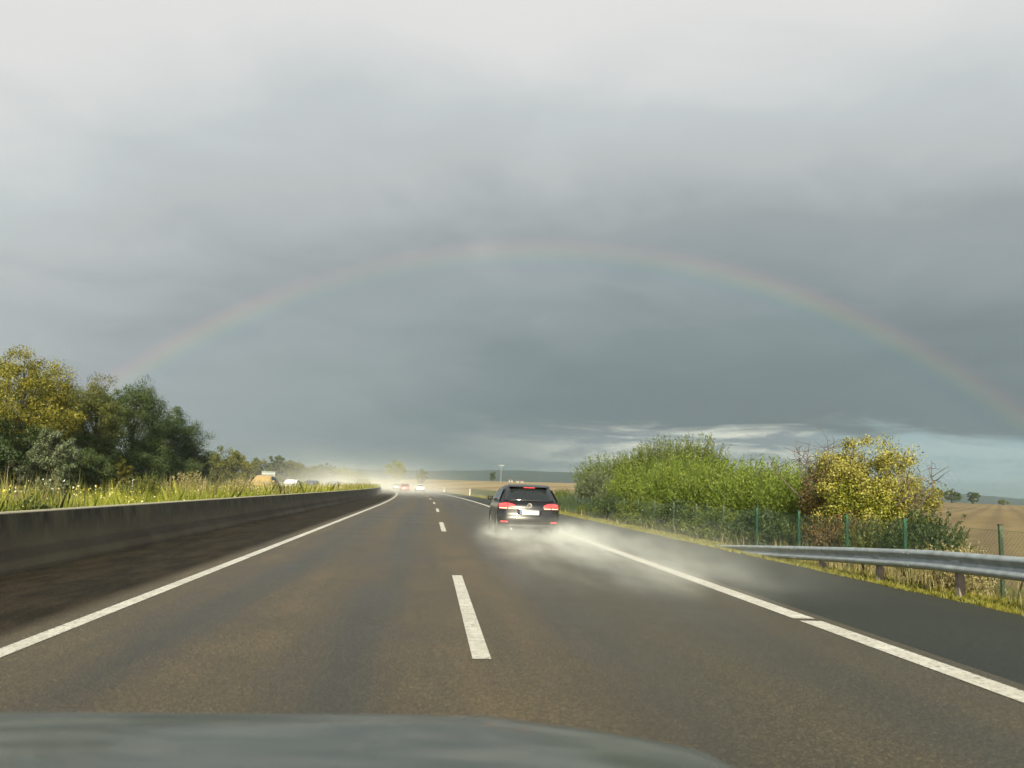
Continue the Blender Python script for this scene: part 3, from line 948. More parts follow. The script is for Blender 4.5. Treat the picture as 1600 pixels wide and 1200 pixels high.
for k, (x, yv, H, lab) in enumerate([(8.95, 36.5, 0.75, 'leafy green weed clump at the verge far along the fence'), (8.95, 30.5, 0.7, 'leafy green weed clump before the fence at mid hedge'),
                                     (8.95, 25.6, 0.6, 'leafy green weed clump near the sunken end of the guard rail'),
                                     (8.9, 33.4, 0.8, 'dense green weed clump between the two far weed clumps'), (8.9, 28.0, 0.75, 'dense green weed clump before the bright willow third from the autumn bush'),
                                     (8.9, 23.2, 0.7, 'green weed clump just beyond the sunken end of the guard rail'), (8.9, 40.5, 0.9, 'green weed clump farthest along the fence but one'), (8.9, 45.5, 0.9, 'green weed clump farthest along the fence')]):
    shoot_bush('weed_clump', lab, 'weed', (x, yv, VZ), H, 0.60, 1.9, 320, 28, 0.075, L_WILLOWD, 140 + k, 'weeds by the fence')

# autumn bush: clumped yellow leaves, lime lower patch, bare limbs
ab = tree('autumn_bush', 'yellow and brown autumn bush with bare twigs rising above the guard rail', 'bush', (10.9, 19.3, VZ), 3.25, 1.55, 1.75, 0.2, 170, 34000, 0.056, L_YELLOW, 129, trunk=0.06, bark=M_TWIG)


def crown_more(root, C, rad, n, leaf, mat, seed, name='crown'):
    r = np.random.default_rng(seed)
    L = np.asarray(C) + unit(r, n) * (r.uniform(0, 1, n) ** 0.45)[:, None] * np.asarray(rad)
    nrm = unit(r, n) + (L - np.asarray(C)) * 0.8
    V, F = leaf_quads(L, np.cross(nrm, unit(r, n)), nrm, leaf, leaf * 0.66, r)
    o = link(name, np_mesh(name, V, F), root, mat)
    return o


crown_more(ab, (-0.55, -0.75, 1.55), (0.95, 0.60, 0.65), 6500, 0.062, L_LIME, 122)
crown_more(ab, (-0.85, -0.6, 2.15), (0.5, 0.5, 0.35), 1600, 0.06, L_YELLOW, 123)
crown_more(ab, (-0.5, 0.9, 1.6), (0.8, 0.9, 1.1), 6500, 0.056, L_RUST, 124)
crown_more(ab, (-0.3, 0.4, 0.7), (1.4, 1.6, 0.7), 6000, 0.075, L_OLIVE, 125)
r = np.random.default_rng(126)
for k in range(30):
    mb = MB()
    bxp = np.array([r.uniform(-0.8, 0.3), r.uniform(0.3, 1.8), 1.5])
    tip = bxp + np.array([r.uniform(-0.6, 0.4), r.uniform(-0.3, 1.0), r.uniform(0.9, 1.75)])
    if k > 26:
        bxp = np.array([r.uniform(-0.2, 0.6), r.uniform(-1.4, -0.6), 1.5])
        tip = bxp + np.array([r.uniform(0.0, 0.4), r.uniform(-0.5, -0.1), r.uniform(0.6, 1.1)])
    mid = (bxp + tip) / 2 + r.normal(0, 0.1, 3)
    mb.tube([bxp, mid, tip], [0.022, 0.014, 0.004], 4, False)
    for q in range(14):
        s = r.uniform(0.3, 1.0)
        st = mid + (tip - mid) * s if r.uniform() < 0.6 else bxp + (mid - bxp) * s
        e = st + unit(r, 1)[0] * np.array([0.42, 0.42, 0.3]) + np.array([0, 0, 0.14])
        mb.tube([st, (st + e) / 2 + r.normal(0, 0.03, 3), e], [0.009, 0.006, 0.003], 3, False)
    mb.build('bare_twig', M_TWIG, ab)
shoot_bush('bramble', 'rust brown bramble between the guard rail and the autumn bush', 'bush', (9.6, 18.3, VZ), 1.35, 0.7, 1.3, 260, 34, 0.065, L_RUST, 131, 'brambles at the fence')
shoot_bush('bramble', 'dark green bramble at the right foot of the autumn bush', 'bush', (9.9, 15.6, VZ), 1.5, 0.75, 1.1, 380, 36, 0.07, L_DARK, 132, 'brambles at the fence')
shoot_bush('bramble', 'olive bramble with dry tips beneath the yellow leaves', 'bush', (9.5, 16.9, VZ), 1.25, 0.6, 0.9, 260, 34, 0.065, L_OLIVE, 133, 'brambles at the fence')
shoot_bush('dry_weed_clump', 'dry tan weeds in the fence left of the last green post', 'weed', (9.6, 14.0, VZ), 0.95, 0.7, 1.0, 200, 22, 0.06, L_GRASSW, 134)
shoot_bush('dry_weed_clump', 'tall dry weeds behind the guard rail beside the faded fence post', 'weed', (8.5, 12.6, VZ), 0.75, 0.4, 1.0, 200, 18, 0.06, L_GRASSW, 135)

# ------------------------------------------------------------------ grasses
r = np.random.default_rng(5)


def scatter(n, u0, u1, y0, y1, power, zf):
    yy = y0 + (y1 - y0) * r.uniform(0, 1, n) ** power
    uu = r.uniform(u0, u1, n)
    X = uu + shift(yy)
    return np.stack([X, yy, zf(uu, yy)], 1)


med_z = lambda u, y_: np.interp(u, us_med, hm) - 0.03
P = scatter(150000, -9.4, -5.95, 7.5, 190, 2.0, med_z)
cl = 0.45 + 0.40 * np.sin(P[:, 1] * 2.1 + 2 * np.sin(P[:, 0] * 2.7)) * np.sin(P[:, 1] * 0.83 + P[:, 0]) + 0.3 * np.sin(P[:, 1] * 5.3 + P[:, 0] * 4.1)
low_f = 0.5 + 0.5 * np.sin(P[:, 1] * 0.62 + 0.4 + 0.8 * np.sin(P[:, 1] * 0.23))
P = P[r.uniform(0, 1, len(P)) < 0.55 + 0.45 * low_f]
cl = cl[:len(P)]
low_f = 0.5 + 0.5 * np.sin(P[:, 1] * 0.62 + 0.4 + 0.8 * np.sin(P[:, 1] * 0.23))
hgt = (0.30 + 0.62 * r.uniform(0, 1, len(P)) ** 1.3) * (0.60 + 0.55 * cl) * (0.78 + 0.36 * low_f)
wd = 0.007 + 0.00022 * P[:, 1]
g = link('median_grass', blades('median_grass', P, hgt, wd, L_GRASS, 201), None, L_GRASS)
tag(g, 'tall yellow-green grass growing behind the concrete barrier', 'grass', kind='stuff')
P = scatter(9000, -9.2, -6.1, 9, 120, 1.7, med_z)
keep = np.sin(P[:, 1] * 0.55 + 1.0) + np.sin(P[:, 1] * 0.21) > -0.1
P = P[keep]
hs = 0.75 + 0.50 * r.uniform(0, 1, len(P)) ** 1.5
g = link('median_seed_stalks', blades('median_seed_stalks', P, hs, 0.012 + 0.0002 * P[:, 1], L_GRASSW, 202, 0.25), None, L_GRASSW)
tag(g, 'taller dry seed stalks standing above the median grass', 'grass', kind='stuff')
P = scatter(2200, -8.8, -6.0, 8, 110, 1.6, lambda u, y_: med_z(u, y_) + 0.42 + 0.35 * r.uniform(0, 1, len(u)))
V, F = leaf_quads(P, unit(r, len(P)), unit(r, len(P)), 0.045, 0.04, r)
g = link('yellow_flowers', np_mesh('yellow_flowers', V, F), None, L_FLOWER)
tag(g, 'small yellow flower heads scattered through the median grass', 'flowers', kind='stuff')
for k, (x, yv, H, rx, ry, mt, lab) in enumerate([
        (-6.35, 10.6, 0.85, 0.5, 1.5, L_OLIVE, 'dark bramble with yellowing leaves topping the barrier at the left picture edge'),
        (-6.3, 13.2, 0.70, 0.45, 1.0, L_DARK, 'low dark weed clump behind the barrier near the bramble'),
        (-7.6, 17.0, 0.95, 0.5, 0.5, L_PALE, 'tall pale weed with white flower heads in the median'),
        (-8.2, 14.8, 0.8, 0.8, 1.0, L_WILLOWD, 'broad green weed clump in the median grass left of the white-flowered weed'),
        (-7.8, 27.0, 1.25, 0.7, 1.3, L_GRASSW, 'tall straw-coloured weed clump in the median before the dark trees'),
        (-7.6, 22.4, 1.15, 0.6, 0.9, L_OLIVE, 'olive weed clump in the median right of the white-flowered weed'),
        (-7.2, 31.5, 1.15, 0.6, 1.4, L_GRASSW, 'second straw-coloured weed clump farther along the median'),
        (-7.0, 38.0, 0.95, 0.6, 2.0, L_OLIVE, 'olive weed clump in the median below the last dark tree'),
        (-7.4, 47.0, 1.05, 0.7, 2.4, L_WILLOWD, 'green weed clump in the median near the yellow car'),
        (-9.5, 205.0, 2.2, 2.0, 9.0, L_GOLD, 'golden scrub on the median far along the barrier')]):
    x += float(shift(yv))
    shoot_bush('weed_clump' if k < 9 else 'scrub', lab, 'weed' if k < 9 else 'bush', (x, yv, 0.28), H, rx, ry, 260, 26, 0.06 if k < 9 else 0.28, mt, 210 + k, 'weeds on the median' if k < 9 else None, start=0.05)
P = np.array([(-7.6 + r.normal(0, 0.25), 17.0 + r.normal(0, 0.25), 1.0 + r.uniform(0, 0.25)) for _ in range(14)])
V, F = leaf_quads(P, unit(r, len(P)), unit(r, len(P)), 0.05, 0.05, r)
g = link('white_flowers', np_mesh('white_flowers', V, F), None, L_WHITE)
tag(g, 'white flower heads on the tall pale weed in the median', 'flowers', kind='stuff')

vz = lambda u, y_: terrain(u + shift(y_), y_) + 0.0
P = scatter(70000, 7.40, 8.6, 6.5, 150, 2.1, vz)
P[:, 0] += 0.10 * np.sin(P[:, 1] * 1.9) * np.sin(P[:, 1] * 0.7) * (P[:, 0] < 7.8)
hgt = (0.05 + 0.07 * r.uniform(0, 1, len(P))) * (1 + 1.0 * np.clip((P[:, 0] - shift(P[:, 1]) - 7.6), 0, 1))
g = link('verge_grass', blades('verge_grass', P, hgt, 0.008 + 0.0003 * P[:, 1], L_MOSS, 203, 0.6), None, L_MOSS)
tag(g, 'short mossy yellow-green grass along the edge of the hard shoulder', 'grass', kind='stuff')
P = scatter(26000, 7.95, 9.6, 6.5, 140, 1.9, vz)
ptc = np.sin(P[:, 1] * 0.9 + 0.6) + np.sin(P[:, 1] * 2.3 + P[:, 0] * 2)
P = P[(ptc > -0.2) & ((P[:, 1] < 19.5) | (r.uniform(0, 1, len(P)) < 0.08))]
hgt = 0.22 + 0.42 * r.uniform(0, 1, len(P)) ** 1.4
g = link('fence_grass', blades('fence_grass', P, hgt, 0.007 + 0.0003 * P[:, 1], L_GRASSW, 204, 0.35), None, L_GRASSW)
tag(g, 'dry tan and green long grass under the guard rail and fence', 'grass', kind='stuff')

# ------------------------------------------------------------------ vehicles
LEV = [  # z, rear y, front y, half width
    (0.18, 0.16, 4.02, 0.74), (0.26, 0.05, 4.14, 0.85), (0.40, 0.0, 4.20, 0.885), (0.56, 0.0, 4.20, 0.89), (0.62, 0.045, 4.17, 0.888), (0.74, 0.052, 4.12, 0.884),
    (0.84, 0.062, 3.98, 0.875), (0.92, 0.095, 3.55, 0.86), (0.98, 0.14, 3.12, 0.84), (1.08, 0.21, 2.90, 0.80), (1.20, 0.30, 2.66, 0.75), (1.31, 0.385, 2.42, 0.70),
    (1.385, 0.43, 2.22, 0.655), (1.43, 0.48, 2.05, 0.60), (1.462, 0.62, 1.88, 0.50), (1.475, 0.95, 1.62, 0.30)]
LZ = [q[0] for q in LEV]


def lev(z):
    return tuple(float(np.interp(z, LZ, [q[i] for q in LEV])) for i in (1, 2, 3))


def rear_y(x, z):
    ry_, fy_, w = lev(z)
    rr_ = min(0.26, w * 0.5)
    e = max(0.0, abs(x) - (w - rr_)) / rr_
    e = min(e, 0.999)
    return ry_ + 0.13 * (x / w) ** 2 + rr_ * (1 - math.sqrt(1 - e * e))


def body_mesh():
    N = 14
    vs, fs = [], []
    for z, ry_, fy_, w in LEV:
        ring = []
        rr_ = min(0.26, w * 0.5)
        rf = min(0.42, w * 0.6)
        xs = list(np.linspace(-(w - rr_), w - rr_, 7))
        for x in xs[:-1]:
            ring.append((x, rear_y(x, z)))
        for k in range(7):      # rear corner
            a = k / 6 * math.pi / 2
            x = w - rr_ + rr_ * math.sin(a)
            ring.append((x, ry_ + 0.13 * (x / w) ** 2 + rr_ * (1 - math.cos(a))))
        for k in range(1, 6):
            ring.append((w, ry_ + rr_ + 0.13 + (fy_ - rf - ry_ - rr_ - 0.13) * k / 6))
        for k in range(7):
            a = k / 6 * math.pi / 2
            ring.append((w - rf + rf * math.cos(a), fy_ - rf + rf * math.sin(a)))
        half = [q for q in ring if True]
        # mirror the side and the front
        front = [(x, fy_) for x in np.linspace(w - rf, -(w - rf), 7)[1:-1]]
        left = [(-x, yy) for x, yy in reversed(ring[6:])]
        loop = ring + front + left[:-1]
        vs.append([(x, yy, z) for x, yy in loop])
    n = len(vs[0])
    flatv = [q for rg in vs for q in rg]
    for i in range(len(vs) - 1):
        for k in range(n):
            k2 = (k + 1) % n
            fs.append((i * n + k, i * n + k2, (i + 1) * n + k2, (i + 1) * n + k))
    fs.append(tuple(range(n))[::-1])
    fs.append(tuple((len(vs) - 1) * n + k for k in range(n)))
    mb = MB()
    mb.add(flatv, fs)
    return mb.mesh('body')


def rear_patch(x0, x1, z0, z1, off, nx=10, nz=6, shape=None):
    """sheet following the tailgate; shape(s,t)->(s,t) bends the outline"""
    P = np.zeros((nx + 1, nz + 1, 3))
    for i in range(nx + 1):
        for j in range(nz + 1):
            s, t_ = i / nx, j / nz
            xa, xb = (x0(t_), x1(t_)) if callable(x0) else (x0, x1)
            za, zb = (z0(s), z1(s)) if callable(z0) else (z0, z1)
            z = za + (zb - za) * t_
            x = xa + (xb - xa) * s
            P[i, j] = (x, rear_y(x, z) - off, z)
    return P


def solid_patch(name, P, th, mat, parent):
    """closed sheet of given thickness, pushed towards +y (into the body)"""
    a, b = P.shape[:2]
    Q = P.copy()
    Q[:, :, 1] += th
    i = np.arange(a * b).reshape(a, b)
    f = [tuple(q) for q in np.stack([i[:-1, :-1], i[1:, :-1], i[1:, 1:], i[:-1, 1:]], -1).reshape(-1, 4)]
    o_ = a * b
    g_ = [tuple(q + o_ for q in reversed(fc)) for fc in f]
    edge = list(i[:, 0]) + list(i[-1, 1:]) + list(i[::-1, -1][1:]) + list(i[0, ::-1][1:-1])
    s_ = [(edge[k], edge[(k + 1) % len(edge)], edge[(k + 1) % len(edge)] + o_, edge[k] + o_) for k in range(len(edge))]
    mb = MB()
    mb.add(list(map(tuple, P.reshape(-1, 3))) + list(map(tuple, Q.reshape(-1, 3))), f + g_ + s_)
    return mb.build(name, mat, parent, smooth=True)


def side_patch(s, y0, y1, z0, z1, slant0, slant1, off, nz=5):
    P = np.zeros((2, nz + 1, 3))
    for j in range(nz + 1):
        t_ = j / nz
        z = z0 + (z1 - z0) * t_
        x = s * (lev(z)[2] + off)
        P[0, j] = (x, y0 + slant0 * t_, z)
        P[1, j] = (x, y1 + slant1 * t_, z)
    return P


BODY = body_mesh()


def text_mesh(txt, size):
    cu = bpy.data.curves.new('txt', 'FONT')
    cu.body = txt
    cu.size = size
    cu.extrude = 0.0006
    cu.align_x = 'CENTER'
    cu.align_y = 'CENTER'
    ob = bpy.data.objects.new('txt', cu)
    col.objects.link(ob)
    dg = bpy.context.evaluated_depsgraph_get()
    me = bpy.data.meshes.new_from_object(ob.evaluated_get(dg))
    bpy.data.objects.remove(ob)
    return me


def wheel(parent, x, yv, detailed=True):
    s = 1 if x > 0 else -1
    w = empty('wheel', (x, yv, 0.315))
    w.parent = parent
    mb = MB()
    prof_w = [(0.0, 0.20), (0.0, 0.285), (0.02, 0.31), (0.10, 0.315), (0.18, 0.31), (0.20, 0.285), (0.20, 0.20)]
    vs, fs = [], []
    n = 28
    for k in range(n):
        a = 2 * math.pi * k / n
        for dx, rd in prof_w:
            vs.append((-s * dx + s * 0.1, rd * math.cos(a), rd * math.sin(a)))
    m_ = len(prof_w)
    for k in range(n):
        for j in range(m_ - 1):
            fs.append((k * m_ + j, ((k + 1) % n) * m_ + j, ((k + 1) % n) * m_ + j + 1, k * m_ + j + 1))
    mb.add(vs, fs)
    mb.build('tyre', M_RUBBER, w, smooth=True)
    rim = MB()
    rim.tube([(s * 0.02, 0, 0), (s * 0.06, 0, 0)], 0.205, 24)
    rim.tube([(s * 0.06, 0, 0), (s * 0.085, 0, 0)], 0.05, 12)
    for k in range(5):
        a = 2 * math.pi * k / 5
        rim.tube([(s * 0.075, 0, 0), (s * 0.068, 0.19 * math.cos(a), 0.19 * math.sin(a))], 0.022, 6)
    rim.build('rim', M_RIM, w)


def car(name, label, loc, rz, paint, group=None, plate='', towards=False, headlit=False, taillit=True):
    """hatchback, tail at the local origin, nose along +y"""
    root = empty(name, loc, rz)
    tag(root, label, 'car', group)
    bo = link('body', BODY.copy(), root, paint, True)
    sub = bo.modifiers.new('sub', 'SUBSURF')
    sub.levels = sub.render_levels = 1
    solid_patch('rear_window', rear_patch(lambda t_: -(0.70 - 0.10 * t_), lambda t_: 0.70 - 0.10 * t_, 1.00, 1.345, 0.012, 12, 6), 0.03, M_TINT, root)
    # roof spoiler with high brake light
    sp = MB().prism([(0.36, 1.385), (0.34, 1.40), (0.40, 1.425), (0.62, 1.462), (0.62, 1.43), (0.44, 1.39)], 'x', -0.58, 0.58).build('spoiler', paint, root, 0.008)
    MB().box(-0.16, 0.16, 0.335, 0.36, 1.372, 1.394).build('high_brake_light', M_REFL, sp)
    for s in (-1, 1):
        for a, b, s0, s1 in ((0.42, 1.02, 0.22, 0.10), (1.08, 1.92, 0.06, 0.0), (1.98, 2.92, 0.0, -0.62)):
            P = side_patch(s, a, b, 0.985, 1.335, s0, s1, 0.012)
            Q = P.copy()
            Q[:, :, 0] -= s * 0.03
            mb = MB()
            nz = P.shape[1]
            f = []
            for j in range(nz - 1):
                f += [(j, nz + j, nz + j + 1, j + 1)]
            mb.add(list(map(tuple, P.reshape(-1, 3))), f)
            so = mb.build('side_window', M_TINT, root)
            md_ = so.modifiers.new('th', 'SOLIDIFY')
            md_.thickness = 0.01
        # tail lamp in two pieces, curved round the corner
        def za(q, s=s):
            return 0.785
        lamp = empty('tail_lamp', (0, 0, 0))
        lamp.parent = root
        for xa, xb, nm in ((0.62, 0.845, 'outer_lens'), (0.40, 0.61, 'inner_lens')):
            z1f = (lambda q: 0.945) if nm == 'outer_lens' else (lambda q: 0.935)
            x0_, x1_ = (s * xa, s * xb) if s > 0 else (-xb, -xa)
            top = (lambda q, s=s, nm=nm: 0.945 - 0.03 * ((q if s > 0 else 1 - q) ** 2 if nm == 'outer_lens' else ((1 - q) if s > 0 else q) ** 2 * 2.0))
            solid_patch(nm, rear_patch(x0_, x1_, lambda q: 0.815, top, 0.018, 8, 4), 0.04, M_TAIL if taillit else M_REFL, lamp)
            if taillit:
                solid_patch('light_strip', rear_patch(x0_ + 0.01, x1_ - 0.01, 0.790, 0.812, 0.019, 8, 2), 0.03, M_TAILHOT, lamp)
        x0_, x1_ = (0.60, 0.80) if s > 0 else (-0.80, -0.60)
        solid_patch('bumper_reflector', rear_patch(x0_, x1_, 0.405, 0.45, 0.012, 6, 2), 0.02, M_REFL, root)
        # door mirror
        mr = MB().box(s * 0.86 if s > 0 else -1.03, 1.03 if s > 0 else -0.86, 2.62, 2.74, 0.98, 1.10).build('mirror', paint, root, 0.03)
        for yv in (0.78, 3.36):
            wheel(root, s * 0.80, yv)
            arch = MB()
            arch.tube([(s * 0.865, yv, 0.33), (s * 0.897, yv, 0.33)], 0.355, 28)
            arch.build('wheel_arch', M_PLASTIC, root)
        hd = MB()
        hd.prism([(s * 0.45, 3.86), (s * 0.70, 3.72), (s * 0.845, 3.50), (s * 0.86, 3.62), (s * 0.80, 3.86), (s * 0.62, 4.05), (s * 0.46, 4.13)], 'z', 0.70, 0.83)
        hd.build('head_lamp', M_HEAD if headlit else M_CHROME, root, 0.01)
    solid_patch('rear_valance', rear_patch(-0.66, 0.66, 0.24, 0.36, 0.014, 10, 2), 0.03, M_PLASTIC, root)
    solid_patch('plate_recess', rear_patch(-0.34, 0.34, 0.625, 0.76, 0.004, 8, 2), 0.02, M_PLASTIC, root)
    solid_patch('tailgate_trim', rear_patch(-0.36, 0.36, 0.762, 0.776, 0.022, 8, 1), 0.03, M_CHROME, root)
    MB().box(-0.2, 0.2, 4.16, 4.215, 0.52, 0.63).build('front_plate', M_PLATE, root)
    MB().box(-0.45, 0.45, 4.10, 4.19, 0.64, 0.70).build('grille', M_PLASTIC, root)
    # number plate
    pl = MB().box(-0.26, 0.26, 0.010, 0.024, 0.637, 0.747).build('number_plate', M_PLATE, root, 0.003)
    MB().box(-0.257, -0.215, 0.006, 0.011, 0.640, 0.744).build('country_band', M_BLUE, pl)
    if plate:
        tm = text_mesh(plate, 0.098)
        to = link('plate_text', tm, pl, M_INK)
        to.rotation_euler = (math.pi / 2, 0, 0)
        to.location = (0.022, 0.0085, 0.691)
    # wiper, emblem, exhaust
    wp_ = MB().tube([(-0.02, rear_y(0, 1.0) - 0.03, 1.0), (-0.05, rear_y(0.05, 1.10) - 0.035, 1.10), (-0.10, rear_y(0.1, 1.27) - 0.03, 1.27)], 0.011, 6).build('rear_wiper', M_PLASTIC, root)
    em = empty('emblem', (0, rear_y(0, 0.885) - 0.014, 0.885))
    em.parent = root
    vs, fs = [], []
    n = 28
    for k in range(n):
        a = 2 * math.pi * k / n
        for rd, dy in ((0.064, 0.012), (0.064, -0.006), (0.054, -0.006), (0.054, 0.012)):
            vs.append((rd * math.cos(a), dy, rd * math.sin(a)))
    for k in range(n):
        for j in range(4):
            fs.append((k * 4 + j, ((k + 1) % n) * 4 + j, ((k + 1) % n) * 4 + (j + 1) % 4, k * 4 + (j + 1) % 4))
    MB().add(vs, fs).build('ring', M_CHROME, em)
    sg = MB()
    for a, b in (((-0.026, 0.050), (0, 0.006)), ((0.026, 0.050), (0, 0.006)), ((-0.045, 0.030), (-0.020, -0.048)), ((-0.020, -0.048), (0, -0.004)), ((0, -0.004), (0.020, -0.048)), ((0.020, -0.048), (0.045, 0.030))):
        sg.tube([(a[0], -0.002, a[1]), (b[0], -0.002, b[1])], 0.006, 5)
    sg.build('letters', M_CHROME, em)
    MB().tube([(0, 0.0, 0), (0, 0.014, 0)], 0.055, 24).build('emblem_base', M_PLASTIC, em)
    MB().tube([(-0.5, 0.06, 0.235), (-0.5, 0.4, 0.235)], 0.03, 10).build('exhaust', M_CHROME, root)
    return root


car('lead_car', 'black hatchback ahead in the right lane with lit red tail lamps and spray', (2.80, 22.5, 0), R(-0.5), M_BLACKCAR, plate='WDH SB 121')
G5 = 'oncoming cars on the opposite carriageway'
car('oncoming_car', 'dark blue oncoming car half hidden by the median grass', (-13.5 + float(shift(103)), 103, 0), R(181), M_NAVYCAR, G5, headlit=False, taillit=False)
car('oncoming_car', 'white oncoming car with lit headlamps left of the blue one', (-14.8 + float(shift(95)), 95, 0), R(180), M_WHITECAR, G5, headlit=True, taillit=False)
car('oncoming_car', 'silver oncoming car with bright headlamps farthest towards the bend', (-13.0 + float(shift(132)), 132, 0), R(182), M_SILVERCAR, G5, headlit=True, taillit=False)
yc = car('oncoming_car', 'yellow oncoming car with its roof showing above the median grass', (-13.9, 71.5, 0), R(180), plain('yellow_paint', (0.32, 0.22, 0.070), 0.35, 0.06, 3.0, coat=0.4), G5, taillit=False)
yc.scale = (1.0, 1.0, 1.17)
G6 = 'cars far ahead in the spray'
def far_car(lab, u, yv, paint):
    hd = math.atan2(float(shift(yv + 5) - shift(yv)), 5.0)
    car('distant_car', lab, (u + float(shift(yv)), yv, 0), -hd, paint, G6)
far_car('white car far ahead in the spray in the right lane', 2.5, 168, M_WHITECAR)
far_car('dark red car far ahead in the spray in the left lane', -1.3, 150, M_REDCAR)
far_car('silver car far ahead in the left lane beyond the dark red one', -1.4, 190, M_SILVERCAR)

# the car the picture is taken from: bonnet with wings
own = empty('bonnet_car', (-0.36, 0.9, 0))
tag(own, 'slate grey car bonnet along the bottom edge of the picture', 'car')
nx_, ny_ = 40, 36
PX = np.linspace(-1.1, 1.1, nx_ + 1)
PY = np.linspace(-0.30, 1.30, ny_ + 1)
HX, HY = np.meshgrid(PX, PY, indexing='ij')
def hood_z(X, Y):
    ax_ = np.abs(X)
    crown = 1.005 - 0.085 * np.clip((Y + 0.3) / 1.0, 0, 1) ** 1.3 - 0.42 * np.clip((Y - 0.62) / 0.68, 0, 1) ** 2.3
    side = -0.09 * np.clip((ax_ - 0.3) / 0.75, 0, 2) ** 2 - 0.55 * np.clip((ax_ - 0.96) / 0.14, 0, 1) ** 2.2
    crease = 0.005 * np.exp(-((ax_ - 0.50) / 0.05) ** 2)
    return crown + side + crease
HP = np.stack([HX, HY, hood_z(HX, HY)], -1)
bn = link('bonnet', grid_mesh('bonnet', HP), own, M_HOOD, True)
for s in (-1, 1):
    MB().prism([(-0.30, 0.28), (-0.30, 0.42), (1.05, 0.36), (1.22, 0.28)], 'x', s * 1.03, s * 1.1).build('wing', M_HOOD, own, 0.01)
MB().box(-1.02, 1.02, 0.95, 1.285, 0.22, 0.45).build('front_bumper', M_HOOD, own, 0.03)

# ------------------------------------------------------------------ road furniture
def delineator(lab, x, yv, group, z=0.0):
    root = empty('delineator_post', (x, yv, z))
    tag(root, lab, 'marker post', group)
    poly = [(-0.06, 0.05), (0.06, 0.05), (0.035, -0.05), (-0.035, -0.05)]
    b = MB().prism(poly, 'z', -0.3, 1.0)
    b.v = [(a, bb, c + (0.04 * (bb / 0.05) if c > 0.9 else 0)) for a, bb, c in b.v]
    b.build('post', M_POSTWHITE, root, 0.004)
    big = [(p * 1.05, q * 1.05) for p, q in poly]
    b = MB().prism(big, 'z', 0.68, 0.90)
    b.v = [(a, bb, c + 0.05 * (a / 0.06)) for a, bb, c in b.v]
    b.build('black_band', M_INK, root)
    MB().box(-0.02, 0.02, -0.058, -0.050, 0.70, 0.86).build('reflector', M_PLATE, root)


G7 = 'white marker posts'
delineator('white marker post on the grass left of the black car', 7.75 + float(shift(122)), 122, G7, -0.05)
delineator('white marker post farther ahead beside the spray', 7.75 + float(shift(172)), 172, G7, -0.05)
delineator('white marker post beyond the median grass below the dark trees', -21.2, 60.5, G7, 0.0)

sg = empty('road_sign', (-21.8, 112.0, 0.0))
tag(sg, 'grey back of a road sign beyond the median grass', 'sign')
MB().box(-0.9, 0.9, -0.02, 0.02, 1.15, 2.45).build('panel', M_SIGNGREY, sg, 0.006)
for x in (-0.6, 0.6):
    MB().tube([(x, 0.05, -0.3), (x, 0.05, 2.4)], 0.04, 10).build('post', M_STEEL, sg)
for zz in (1.45, 2.15):
    MB().box(-0.88, 0.88, -0.045, -0.021, zz - 0.03, zz + 0.03).build('brace', M_STEEL, sg)

# mast with floodlights on the skyline and a few farm buildings
mx = on_ground(39.3, 452)
ms = empty('floodlight_mast', mx)
tag(ms, 'thin mast with a row of floodlights on the field skyline', 'mast')
MB().tube([(0, 0, -1), (0, 0, 9.6)], [0.16, 0.09], 8).build('pole', M_STEEL, ms)
MB().box(-1.7, 1.7, -0.08, 0.08, 9.3, 9.5).build('crossbar', M_STEEL, ms)
for x in (-1.4, -0.5, 0.5, 1.4):
    MB().box(x - 0.28, x + 0.28, -0.3, 0.1, 9.5, 9.95).build('floodlight', M_SIGNGREY, ms, 0.03)
for k, (x, yv, w_, h_, lab) in enumerate(((46.5, 470, 2.2, 1.3, 'small pale farm building by the mast on the skyline'), (52.5, 476, 4.6, 0.7, 'low long pale farm building right of the mast'))):
    b = empty('farm_building', on_ground(x, yv))
    tag(b, lab, 'building')
    MB().box(-w_ / 2, w_ / 2, -2, 2, -1, h_).build('wall', M_PALEWALL, b)
    MB().prism([(-2.3, h_ + 0.003), (2.3, h_ + 0.003), (0, h_ + 0.8)], 'x', -w_ / 2 - 0.2, w_ / 2 + 0.2).build('roof', M_ROOFTILE, b)
    MB().box(-0.4, 0.4, -2.04, -1.99, 0.0, min(1.6, h_ - 0.2)).build('door', M_PLASTIC, b)

# ------------------------------------------------------------------ spray and haze
def volume_box(name, lo, hi, label, build):
    mb = MB().box(lo[0], hi[0], lo[1], hi[1], lo[2], hi[2])
    m, t, out = material(name + '_air')
    v = t.node('ShaderNodeVolumePrincipled')
    build(t, v)
    t.l.new(v.outputs[0], out.inputs['Volume'])
    o_ = mb.build(name, m)
    tag(o_, label, 'spray', kind='stuff')
    return o_, m


